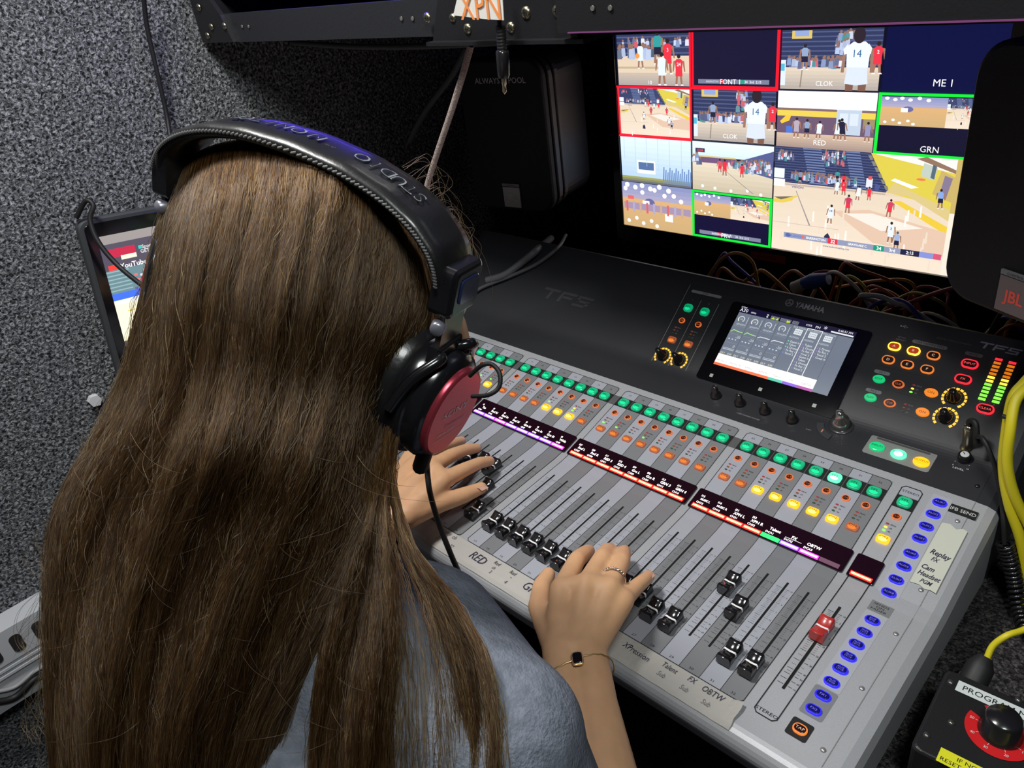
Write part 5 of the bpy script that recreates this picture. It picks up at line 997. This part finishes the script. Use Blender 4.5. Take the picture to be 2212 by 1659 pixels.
for s in (-1, 1):
    b = MB(); o = hd(s * .032, .086, .012); b.lathe(o - HY * .0, HY, [(.0125 * math.sin(math.radians(a)) + .0001, -.0125 * math.cos(math.radians(a))) for a in range(0, 145, 12)], EYE, 16); b.lathe(o, HY, [(.0058, .0110), (.003, .0124), (.0002, .0126)], IRI, 14); b.build('eye', per, o)
# nails
for (pt, nx, w, l) in ((HP(1404, 1241, .0285), HP(1404, 1241, .0285) - HP(1385, 1258, .036), .0042, .0052), (HP(1041, 1052, .0292), HP(1041, 1052, .0292) - HP(1015, 1064, .036), .0056, .0066)):
    t_ = nx / np.linalg.norm(nx); sd = np.cross(t_, NA); sd /= np.linalg.norm(sd); up_ = np.cross(sd, t_); V = []
    if up_[2] < 0: up_ = -up_
    for i in range(5):
        for j in range(5): x, y = -1 + j / 2, -1 + i / 2; V.append(pt + sd * x * w * math.sqrt(max(.15, 1 - .35 * max(0, y) ** 2)) + t_ * y * l + up_ * (.0008 - .0016 * x * x - .0010 * max(0, y)))
    b = MB(); b.add(V, [[i * 5 + j, i * 5 + j + 1, (i + 1) * 5 + j + 1, (i + 1) * 5 + j] for i in range(4) for j in range(4)], NAIL, smooth=True); b.build('fingernail', per, pt)
# clothes
KNIT = mat('grey_knit', (.17, .19, .235), .95, spec=.1, noise=(120, .22), bump=(500, .6, .0015))
SC_ = [(NB + a3(.01, .0, -.012), .050, a3(-.088, -.280, 1.016), .054), (a3(-.088, -.284, 1.020), .056, SHr, .046), (NB + a3(.01, .0, -.014), .052, a3(-.085, -.250, .998), .052), (a3(-.085, -.250, .998), .052, SHr, .043), (NB + a3(.0, .0, -.014), .052, NB + a3(-.07, .03, -.035), .048), (NB + a3(0, -.012, -.03), .055, SHr, .046), (NB + a3(0, -.012, -.03), .055, SHl, .046), (SHr, .043, ELr * .80 + SHr * .20, .037), (SHl, .046, ELl * .80 + SHl * .20, .045), (NB + a3(0, -.02, -.04), .07, CH, .092),
       (CH + a3(-.040, .004, .0), .080, WS + a3(-.04, 0, 0), .085), (CH + a3(.065, -.006, .01), .092, WS + a3(.05, 0, 0), .092), (WS + a3(-.04, 0, 0), .085, PV + a3(-.07, 0, .05), .098), (WS + a3(.05, 0, 0), .092, PV + a3(.08, 0, .05), .105), (SHr + a3(-.02, 0, -.02), .052, CH + a3(.08, 0, .0), .08), (SHl + a3(.02, 0, -.02), .045, CH + a3(-.04, .02, .0), .07)]
remesh('sweater', SC_, .005, KNIT, per, (-.16, -.38, .85), 8, label='soft grey blue knitted top')
JN = mat('dark_denim', (.02, .025, .045), .8, bump=(800, .4, .0006)); TR = []
for s in (-1, 1):
    hip, kn, an = KN[s]; TR += [(PV + a3(0, 0, -.01), .10, hip, .095), (hip, .096, kn, .066), (kn, .066, kn * .6 + an * .4, .060), (kn * .6 + an * .4, .060, an + a3(0, 0, .03), .048)]
remesh('trousers', TR, .007, JN, per, (-.17, -.3, .45), 6)
for s in (-1, 1): an = KN[s][2]; remesh('shoe', [(an + a3(0, -.03, -.045), .040, an + a3(0, .10, -.050), .036, (0, 0, 1), .95), (an + a3(0, 0, -.01), .042, an + a3(0, -.02, -.04), .042)], .005, mat('shoe_white', (.6, .6, .6), .6), per, tuple(an), 4)
# stool
st = thing('stool', 'black padded stool the person sits on in front of the console', 'stool', (-.17, -.49, 0))
MB().lathe((-.17, -.49, .345), (0, 0, 1), [(.17, 0), (.19, .012), (.19, .045), (.17, .060), (.01, .065)], BRUB, 32).build('seat', st, (-.17, -.49, .37))
b = MB(); b.lathe((-.17, -.49, .03), (0, 0, 1), [(.03, 0), (.026, .1), (.026, .33)], CHROME, 16); b.build('post', st, (-.17, -.49, .2))
b = MB()
for k in range(5): a = 2 * math.pi * k / 5; b.tube([(-.17, -.49, .05), (-.17 + .24 * math.cos(a), -.49 + .24 * math.sin(a), .015)], [.02, .014], BPLAST, 10)
b.build('base', st, (-.17, -.49, .03))

# ring and bracelet
b = MB(); c = HP(1322, 1252, .0575); ax = HP(1343, 1212, .050) - mr; ax /= np.linalg.norm(ax); u = np.cross(ax, NA); u /= np.linalg.norm(u); w = np.cross(u, ax)
c = mr + ax * ((HP(1322, 1250, .057) - mr) @ ax)
pts = [c + .0108 * (math.cos(t) * u + math.sin(t) * w) for t in np.linspace(0, 2 * math.pi, 41)]; b.tube(pts, .0009, mat('ring_silver', (.85, .8, .75), .2, 1.0), 8, cap=False)
for t in np.linspace(.6, 2.55, 9): b.lathe(c + .0112 * (math.cos(t) * u + math.sin(t) * w), math.cos(t) * u + math.sin(t) * w, [(.0011, 0), (.0008, .0008), (.0001, .0011)], MATS['ring_silver'], 8)
tag(b.build('ring', None, c), 'thin silver ring with small stones on the right ring finger', 'ring')
br = thing('bracelet', 'thin gold chain bracelet with dark stone on the right wrist', 'bracelet', tuple(Wr + dirR * .022))
cc = Wr + dirR * .020; b = MB(); pts = []
for k in range(49):
    t = 2 * math.pi * k / 48; p = cc + off * math.cos(t) * .0305 + np.cross(off, dirR) * math.sin(t) * .0190; p = p + dirR * (.004 * math.sin(t * 2) + .0007 * (k % 2)); pts.append(p)
b.tube(pts, .0007, GOLD, 6, cap=False); b.build('chain', br, cc)
upw = np.cross(off, dirR); upw = upw if upw[2] > 0 else -upw; sc = cc + upw * .0205 + off * -.002 + dirR * .001; fs = (sc, off, dirR, upw)
b = MB(); b.prism(fs, rr(0, 0, .0048, .0058, .0028, 4), -.001, .0012, GOLD, .0004); b.prism(fs, rr(0, 0, .0038, .0048, .0022, 4), .0010, .0020, mat('onyx', (.01, .008, .01), .1, coat=.5), .0005); b.build('stone', br, sc, label='dark stone in a gold frame')

# ================================================================== headphones
LEA = mat('black_leather', (.012, .012, .013), .33, coat=.2, bump=(260, .22, .0008)); HPB = mat('headphone_black', (.010, .010, .012), .2, coat=.4); STI = mat('stitch', (.10, .10, .10), .5); HPM = mat('slider_metal', (.16, .14, .12), .25, .8)
hpn = thing('headphones', 'black padded studio headphones with shiny red-lit ear cup worn over the hair', 'headphones', tuple(HB))
def arch(ph, g=0.0): c, s = math.cos(ph), math.sin(ph); n = 2.25; return (.0915 + g) * math.copysign(abs(c) ** (2 / n), c), (.0430 + g) * abs(s) ** (2 / n)
def bp(ph, y, g=0.0): x, z = arch(ph, g); return HB + x * HX + y * HY + z * HZ
phs = np.linspace(math.radians(4), math.radians(176), 60)
b = MB(); V = []; cs = [(-.0175, -.0010), (-.0182, .0015), (-.0165, .0042), (-.010, .0052), (0, .0056), (.010, .0052), (.0165, .0042), (.0182, .0015), (.0175, -.0010), (.010, -.0032), (0, -.0038), (-.010, -.0032)]
for i, ph in enumerate(phs):
    e = min(1, min(i, 59 - i) / 5.0); wz = .82 + .18 * e; puff = 1 + .05 * math.sin(i * 1.1) * e
    for y, g in cs: V.append(bp(ph, y * wz, g * (puff if g > 0 else 1)))
n = len(cs); F = [[i * n + k, i * n + (k + 1) % n, (i + 1) * n + (k + 1) % n, (i + 1) * n + k] for i in range(59) for k in range(n)]
b.add(V, F, LEA, smooth=True); b.add(V, [[k for k in range(n)], [59 * n + k for k in range(n)][::-1]], LEA)
band = b.build('headband', hpn, HB, label='black leather padded headband')
b = MB(); N = 96
for ys in (-1, 1):
    for i in range(N):
        ph = math.radians(6) + math.radians(168) * i / N; ph2 = ph + math.radians(168) / N * .62
        p, q = bp(ph, ys * .0186, .0022), bp(ph2, ys * .0190, .0012); b.tube([p, (p + q) / 2 + (bp(ph, ys * .0200, .002) - p) * .5, q], .00080, STI, 5)
b.build('stitching', band, HB)
# lettering on top of the band
def arclen_text(txt, ph0, step, h):
    b = MB(); 
    for i, ch in enumerate(txt):
        if ch == ' ': continue
        ph = ph0 + step * i; o = bp(ph, 0, .0066); t_ = bp(ph + .02, 0, .0066) - o; t_ /= np.linalg.norm(t_); nrm = np.cross(t_, HY); 
        if nrm @ (o - HB) < 0: nrm = -nrm
        f_ = (o, t_, -HY, nrm); b.text(f_, ch, 0, 0, h, .0001, mat('emboss_grey', (.22, .24, .25), .35), sx=.95)
        b.text(f_, ch, .0002, .0002, h * .84, .0003, LEA, sx=.80)
    return b.build('lettering', band, HB)
arclen_text('STUDIO  MONITOR', math.radians(50), math.radians(4.9), .0085)
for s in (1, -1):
    e = HB + s * (.0950 if s > 0 else .0925) * HX; fy = (e, s * HX, HY, HZ)
    fh = (e + HZ * .002, HY, HZ * -1.0, s * HX)
    b = MB(); b.prism(fh, rr(0, 0, .0150, .0135, .004, 5), -.0065, .0065, HPB, .003); b.prism(fh, rr(0, -.001, .0090, .0070, .003, 5), .0060, .0076, mat('slider_blue_sheen', (.02, .03, .09), .12, coat=.8), .0008); b.build('slider_housing', hpn, e)  # blue reflection on the housing painted as a glossy dark blue inset
    b = MB(); b.prism((e - HZ * .012, HY, HZ * -1.0, s * HX), [(-.0105, -.003), (.0105, -.003), (.0120, .030), (-.0120, .030)][::-1], -.0010, .0022, HPM, .0004); b.build('slider', hpn, e - HZ * .02, label='bare metal slider strap')
    cn = HX * .98 - HZ * .10 - HY * .12 if s > 0 else -HX; cn = cn / np.linalg.norm(cn)
    cv = HZ - cn * (HZ @ cn); cv /= np.linalg.norm(cv); cu_ = np.cross(cv, cn)
    cc_ = HB + s * (.108 if s > 0 else .100) * HX - .0715 * HZ - cn * .036
    fc = (cc_, cu_, cv, cn); PV_ = ell(0, 0, 1, 1, 40)
    EL = lambda a, bb, y=0: ell(0, y, a, bb, 40)
    b = MB(); b.prism(fc, EL(.031, .037), -.006, .014, LEA, .008, smooth=True); b.build('ear_pad', hpn, cc_, label='soft black ear pad')
    b = MB(); b.prism(fc, EL(.0310, .0370), .012, .022, HPB, .003, smooth=True); b.prism(fc, EL(.0280, .0340), .020, .033, HPB, .006, smooth=True); cup = b.build('ear_cup', hpn, cc_)
    b = MB(); b.prism(fc, EL(.0235, .0290), .0325, .0365, mat('cup_plate_red_glow', (.62, .075, .11), .30, .7, bump=(1500, .1, .0002)), .0020, smooth=True); pl_ = b.build('cup_plate', cup, cc_, label='shiny metallic cup plate with red glow in its colour')  # red glow from the console is painted into the plate's base colour
    EMB = mat('emboss_cup', (.50, .42, .44), .3, .6); b = MB(); b.text(fc, 'SONY', 0, .003, .0048, .0367, EMB, sx=1.25); b.text(fc, 'Professional', .002, -.006, .0026, .0367, mat('cup_text_pink', (.8, .2, .5), .4), sx=1.0, shear=.3); b.text(fc, 'MDR-7506', -.004, -.011, .0022, .0367, EMB, sx=1.1); b.line(fc, [(-.014, -.0145), (.014, -.0145)], .0003, .0367, EMB); b.build('cup_lettering', cup, cc_)
    # yoke arms
    b = MB(); yk = [cc_ + cn * .030 + cv * .052 + cu_ * 0]
    for q in (-1, 1): b.tube(spline([e - HZ * .038 + HY * q * .008, cc_ + cn * .026 + cv * .036 + cu_ * q * .014, cc_ + cn * .020 + cv * .024 + cu_ * q * .027, cc_ + cn * .016 + cv * .006 + cu_ * q * .0345], 6), .0032, HPB, 10)
    b.prism((e - HZ * .034, HY, HZ * -1.0, s * HX), [(-.0125, -.004), (.0125, -.004), (.016, .012), (-.016, .012)][::-1], -.003, .004, HPB, .002); b.build('yoke', hpn, e - HZ * .05)
    o_ = e - HZ * .018 - HY * .0125; b = MB(); b.lathe(o_, -HY * .9 + s * HX * .3, [(.0042, -.003), (.0040, .002), (.0030, .0030), (.0002, .0032)], mat('rivet_pale', (.35, .35, .42), .3, .6), 16); b.build('hinge_screw', hpn, o_)
    if s > 0:
        q = cc_ + cn * .026 - cv * .036
        cpts = [q, HP(921, 990, .19), HP(928, 1060, .15), HP(948, 1130, .115), HP(975, 1200, .08), HP(1003, 1262, .03), HP(1018, 1300, -.02), HP(1030, 1340, -.10)]
        MB().tube(spline(cpts, 8), .0026, BRUB, 10).build('cord', hpn, q); MB().tube([q + cv * .006, q - cv * .012, q + (cpts[1] - q) * .5], [.0050, .0048, .0032], BRUB, 12).build('cord_relief', hpn, q)
        w0 = cc_ + cn * .030 + cv * .022 + cu_ * .020
        MB().tube(spline([CD(1015, 812, .40), CD(1040, 790, .392), CD(1062, 787, .390), CD(1079, 806, .388), CD(1078, 836, .388), CD(1055, 853, .390), CD(1020, 856, .40)], 8), .0012, BRUB, 8).build('bridge_wire', hpn, w0)
# ================================================================== hair
ST = [  # (px, py, distance) across the hair from its left edge to its right edge, from the headband down to the waist
 [(372, 362, .452), (470, 312, .425), (620, 300, .400), (770, 350, .392), (905, 560, .400)],
 [(338, 500, .455), (450, 440, .396), (605, 430, .378), (760, 470, .378), (898, 650, .425)],
 [(302, 650, .458), (425, 620, .390), (575, 610, .374), (730, 640, .374), (884, 745, .432)],
 [(262, 820, .462), (390, 810, .393), (540, 805, .376), (700, 815, .378), (858, 860, .438)],
 [(196, 960, 0.456), (335, 975, 0.392), (495, 980, 0.367), (665, 975, 0.371), (840, 985, 0.430)],
 [(128, 1095, 0.449), (275, 1120, 0.395), (440, 1135, 0.372), (620, 1130, 0.375), (826, 1090, 0.408)],
 [(98, 1260, 0.444), (230, 1290, 0.395), (385, 1310, 0.373), (560, 1300, 0.375), (775, 1230, 0.400)],
 [(94, 1440, 0.438), (205, 1470, 0.391), (345, 1490, 0.371), (505, 1490, 0.373), (690, 1410, 0.396)],
 [(108, 1640, 0.432), (200, 1660, 0.389), (325, 1670, 0.371), (460, 1670, 0.372), (600, 1600, 0.393)],
 [(135, 1860, 0.430), (215, 1880, 0.391), (325, 1900, 0.375), (440, 1890, 0.375), (545, 1830, 0.394)],
 [(165, 2080, 0.434), (235, 2110, 0.399), (325, 2130, 0.385), (420, 2110, 0.385), (500, 2060, 0.402)]]
LK = [  # the lock that falls forward over the right shoulder
 [(845, 800, .425), (855, 820, .425), (862, 830, .430)],
 [(835, 900, .420), (848, 920, .420), (858, 930, .425)],
 [(815, 1010, .405), (835, 1030, .402), (852, 1040, .410)],
 [(790, 1110, .390), (835, 1150, .384), (895, 1180, .392)],
 [(755, 1210, .386), (850, 1270, .378), (985, 1300, .386)],
 [(720, 1320, .382), (860, 1400, .372), (1050, 1420, .376)],
 [(690, 1440, .378), (860, 1530, .368), (1085, 1560, .368)],
 [(670, 1580, .376), (855, 1680, .366), (1095, 1700, .364)],
 [(660, 1740, .376), (850, 1840, .366), (1090, 1850, .364)]]
HC = hd(0, .010, .041); HAX = a3(.0635, .077, .0500)
def clear_head(P, k=1.0):
    q = np.stack([(P - HC) @ HX, (P - HC) @ HY, (P - HC) @ HZ], -1) / (HAX * k); r = np.linalg.norm(q, axis=-1, keepdims=True)
    q = q / np.maximum(r, 1e-6) * (r ** 6 + 1) ** (1 / 6) * HAX * k; return HC + q[..., :1] * HX + q[..., 1:2] * HY + q[..., 2:] * HZ
def grid(S): return np.array([[CD(*q) for q in r] for r in S])
def cr(P, t):   # catmull-rom along axis 0, t in [0, n-1], vectorised
    n = len(P); Q = np.concatenate([[2 * P[0] - P[1]], P, [2 * P[-1] - P[-2]]]); i = np.clip(np.floor(t).astype(int), 0, n - 2); f = (t - i)
    a, b, c, d = Q[i], Q[i + 1], Q[i + 2], Q[i + 3]; f = f.reshape(f.shape + (1,) * (a.ndim - f.ndim))
    return .5 * (2 * b + (c - a) * f + (2 * a - 5 * b + 4 * c - d) * f ** 2 + (3 * b - a - 3 * c + d) * f ** 3)
def surf(Gd, u, t):   # u in [0,1], t in [0, rows-1]
    rows = cr(Gd, t)                                  # (N, cols, 3)
    m = Gd.shape[1]; uu = u * (m - 1); i = np.clip(np.floor(uu).astype(int), 0, m - 2); f = (uu - i)[:, None]
    R = np.concatenate([2 * rows[:, :1] - rows[:, 1:2], rows, 2 * rows[:, -1:] - rows[:, -2:-1]], axis=1); k = np.arange(len(u))
    a, b, c, d = R[k, i], R[k, i + 1], R[k, i + 2], R[k, i + 3]
    return .5 * (2 * b + (c - a) * f + (2 * a - 5 * b + 4 * c - d) * f ** 2 + (3 * b - a - 3 * c + d) * f ** 3)
GM, GL = grid(ST), grid(LK)
HAIRM = mat('hair_mass', (.035, .020, .010), .55, noise=(300, .5), bump=(500, .8, .002))
# solid mass below the strands
def sheet(b, Gd, du, dt, d0, d1, e=.03):
    nu, nt = du, dt; U = np.linspace(e, 1 - e, nu); T_ = np.linspace(.15, len(Gd) - 1, nt); V = []
    for dd in (d0, d1):
        for t in T_:
            p = surf(Gd, U, np.full(nu, t)); dr = p - CAM; dr /= np.linalg.norm(dr, axis=1, keepdims=True)
            ed = np.abs(U - .5) * 2; k = dd if dd == d0 else np.maximum(d0 + .001, d0 + (d1 - d0) * (1 - ed ** 3))[:, None]
            V += list(p + dr * k)
    N = nu * nt; F = []
    for j in range(nt - 1):
        for i in range(nu - 1):
            q = [j * nu + i, j * nu + i + 1, (j + 1) * nu + i + 1, (j + 1) * nu + i]; F.append(q[::-1]); F.append([N + k for k in q])
    for j in range(nt - 1):
        F.append([j * nu, (j + 1) * nu, N + (j + 1) * nu, N + j * nu]); a = j * nu + nu - 1; F.append([a, N + a, N + a + nu, a + nu])
    for i in range(nu - 1):
        F.append([i, N + i, N + i + 1, i + 1]); a = (nt - 1) * nu + i; F.append([a, a + 1, N + a + 1, N + a])
    b.add(V, F, HAIRM, smooth=True)
b = MB(); sheet(b, GM, 30, 60, .009, .034); hr = b.build('hair', per, GM[4][2], label='long straight brown hair')
# scalp hair cap that closes the head all round except the face
b = MB(); V = []; nu, nt = 40, 24
for j in range(nt + 1):
    th = math.pi * .56 * j / nt
    for i in range(nu):
        ph = 2 * math.pi * i / nu; fwd = math.sin(ph); lim = 1.0 if fwd < .25 else 1 - .42 * (fwd - .25) / .75
        a = th * lim; V.append(hd(.0635 * math.sin(a) * math.cos(ph), .010 + .078 * math.sin(a) * math.sin(ph), .041 + .0590 * math.cos(a)))
b.add(V, [[j * nu + i, (j + 1) * nu + i, (j + 1) * nu + (i + 1) % nu, j * nu + (i + 1) % nu] for j in range(nt) for i in range(nu)], HAIRM, smooth=True)
b.build('hair_cap', per, HE)
# strands
def hair_material():
    m = D.materials.new('hair_strand'); m.use_nodes = True; nt = m.node_tree; nt.nodes.clear(); L = nt.links.new
    o = nt.nodes.new('ShaderNodeOutputMaterial'); h = nt.nodes.new('ShaderNodeBsdfHairPrincipled'); h.parametrization = 'COLOR'
    inf = nt.nodes.new('ShaderNodeHairInfo'); r = nt.nodes.new('ShaderNodeValToRGB'); e = r.color_ramp.elements
    e[0].position = 0; e[0].color = (.008, .0026, .0008, 1); e[1].position = 1; e[1].color = (.34, .16, .05, 1); k = e.new(.5); k.color = (.040, .0165, .0040, 1); k = e.new(.88); k.color = (.12, .052, .013, 1)
    L(inf.outputs['Random'], r.inputs[0]); L(r.outputs[0], h.inputs['Color']); h.inputs['Roughness'].default_value = .32; h.inputs['Radial Roughness'].default_value = .40
    h.inputs['IOR'].default_value = 1.5; L(h.outputs[0], o.inputs[0]); return m
HM = hair_material()
def strands(name, P, rad, parent):
    n, k, _ = P.shape; hc = D.hair_curves.new(name); hc.add_curves([k] * n); o3 = a3(*parent['_w'])
    hc.attributes['position'].data.foreach_set('vector', (P - o3).reshape(-1).astype(np.float32))
    ra = hc.attributes.get('radius') or hc.attributes.new('radius', 'FLOAT', 'POINT'); ra.data.foreach_set('value', np.broadcast_to(rad, (n, k)).reshape(-1).astype(np.float32))
    hc.materials.append(HM); o = D.objects.new(name, hc); COL.objects.link(o); o.parent = parent; return o
def flow(Gd, n, k, tmax, depth, wander, t0=(0., .25), e=0.0, frizz=.0005, u=None):
    u = rng.uniform(e, 1 - e, n) if u is None else u
    cl = np.round(u * 90) / 90 + .0025 * np.sin(np.round(u * 90) * 7.1); ts = rng.uniform(*t0, n); te = rng.uniform(tmax[0], tmax[1], n); s = np.linspace(0, 1, k)
    t = ts[:, None] + (te - ts)[:, None] * s[None, :]
    cw = np.clip((t - 1.0) / 5, 0, 1) * .62                        # strands gather in clumps further down
    U = u[:, None] * (1 - cw) + cl[:, None] * cw
    ph = rng.uniform(0, 6.28, n)[:, None]; fq = rng.uniform(.5, 1.4, n)[:, None]
    U = U + wander * (rng.normal(0, 1, n)[:, None] * np.sin(t * fq * .8 + ph)) * np.clip(t / 3, .15, 1) + .012 * np.sin(t * 1.1 + cl[:, None] * 23) * np.clip(t / 4, 0, 1)
    P = surf(Gd, np.clip(U, -.02, 1.02).reshape(-1), t.reshape(-1)).reshape(n, k, 3)
    dr = P - CAM; dr /= np.linalg.norm(dr, axis=2, keepdims=True)
    dd = rng.uniform(0, 1, n)[:, None] ** 1.3 * depth + .0035 * np.sin(cl[:, None] * 61 + t * .5) * np.clip(t / 2, 0, 1) + .0045 * np.sin(cl[:, None] * 17 + t * .9) * np.clip(t / 4, 0, 1)
    P = P + dr * dd[:, :, None] + rng.normal(0, frizz, (n, k, 3)) * np.clip(t, 0, 1)[:, :, None]
    return clear_head(P)
k = 30; tap = np.ones(k); tap[-6:] = np.linspace(1, .3, 6); R0 = .000115
P1 = flow(GM, 26000, k, (8.8, 10), .011, .010)
P2 = flow(GM, 1500, k, (6, 9.6), .002, .045, frizz=.0012)          # looser strands on top
strands('hair_strands', np.concatenate([P1, P2]), (R0 * tap)[None, :], hr)
ul = np.concatenate([rng.normal(.10, .07, 900), rng.normal(.36, .07, 900), rng.normal(.90, .05, 750), rng.uniform(0, 1, 200)]).clip(0, 1)
P3_ = flow(GL, len(ul), k, (7.8, 8), .006, .02, t0=(0, .5), frizz=.0006, u=ul)
strands('shoulder_lock', P3_, (R0 * tap)[None, :], hr)
# flyaways: crown, right temple beyond the band, outer left edge
fl = []
for q in range(260):
    if q < 34: a = rng.uniform(0, 1); x, y = 930 + 95 * a + rng.normal(0, 8), 350 + 190 * a + rng.normal(0, 10); pts = [(x - 60, y + 10, .40), (x - 15, y - 12 + rng.normal(0, 10), .40), (x + 12 + rng.normal(0, 10), y + 25, .402), (x + rng.normal(6, 14), y + 80 + rng.normal(0, 20), .405), (x - 15 + rng.normal(0, 15), y + 130, .41)]
    elif q < 170: t = rng.uniform(3, 8); p0 = ST[int(t)][0]; x, y = p0[0], p0[1]; pts = [(x + 60, y - 70, .44), (x + 10 + rng.normal(0, 10), y, .445), (x - 15 + rng.normal(0, 18), y + 60, .445), (x + rng.normal(-20, 25), y + 120, .445), (x + rng.normal(-10, 35), y + 170, .44)]
    else:
        x, y = rng.uniform(150, 800), rng.uniform(850, 1550); L_ = rng.uniform(30, 90); dx = rng.normal(0, 50); pts = [(x, y, .376), (x + dx * .3, y + L_ * .5, .370), (x + dx * .8, y + L_, .368), (x + dx * 1.5, y + L_ * 1.3, .368), (x + dx * 2.1, y + L_ * 1.35, .374)]
    fl.append(cr(np.array([CD(*p) for p in pts]), np.linspace(0, 4, k)))
strands('flyaway_hair', np.array(fl), (R0 * .6 * tap)[None, :], hr)
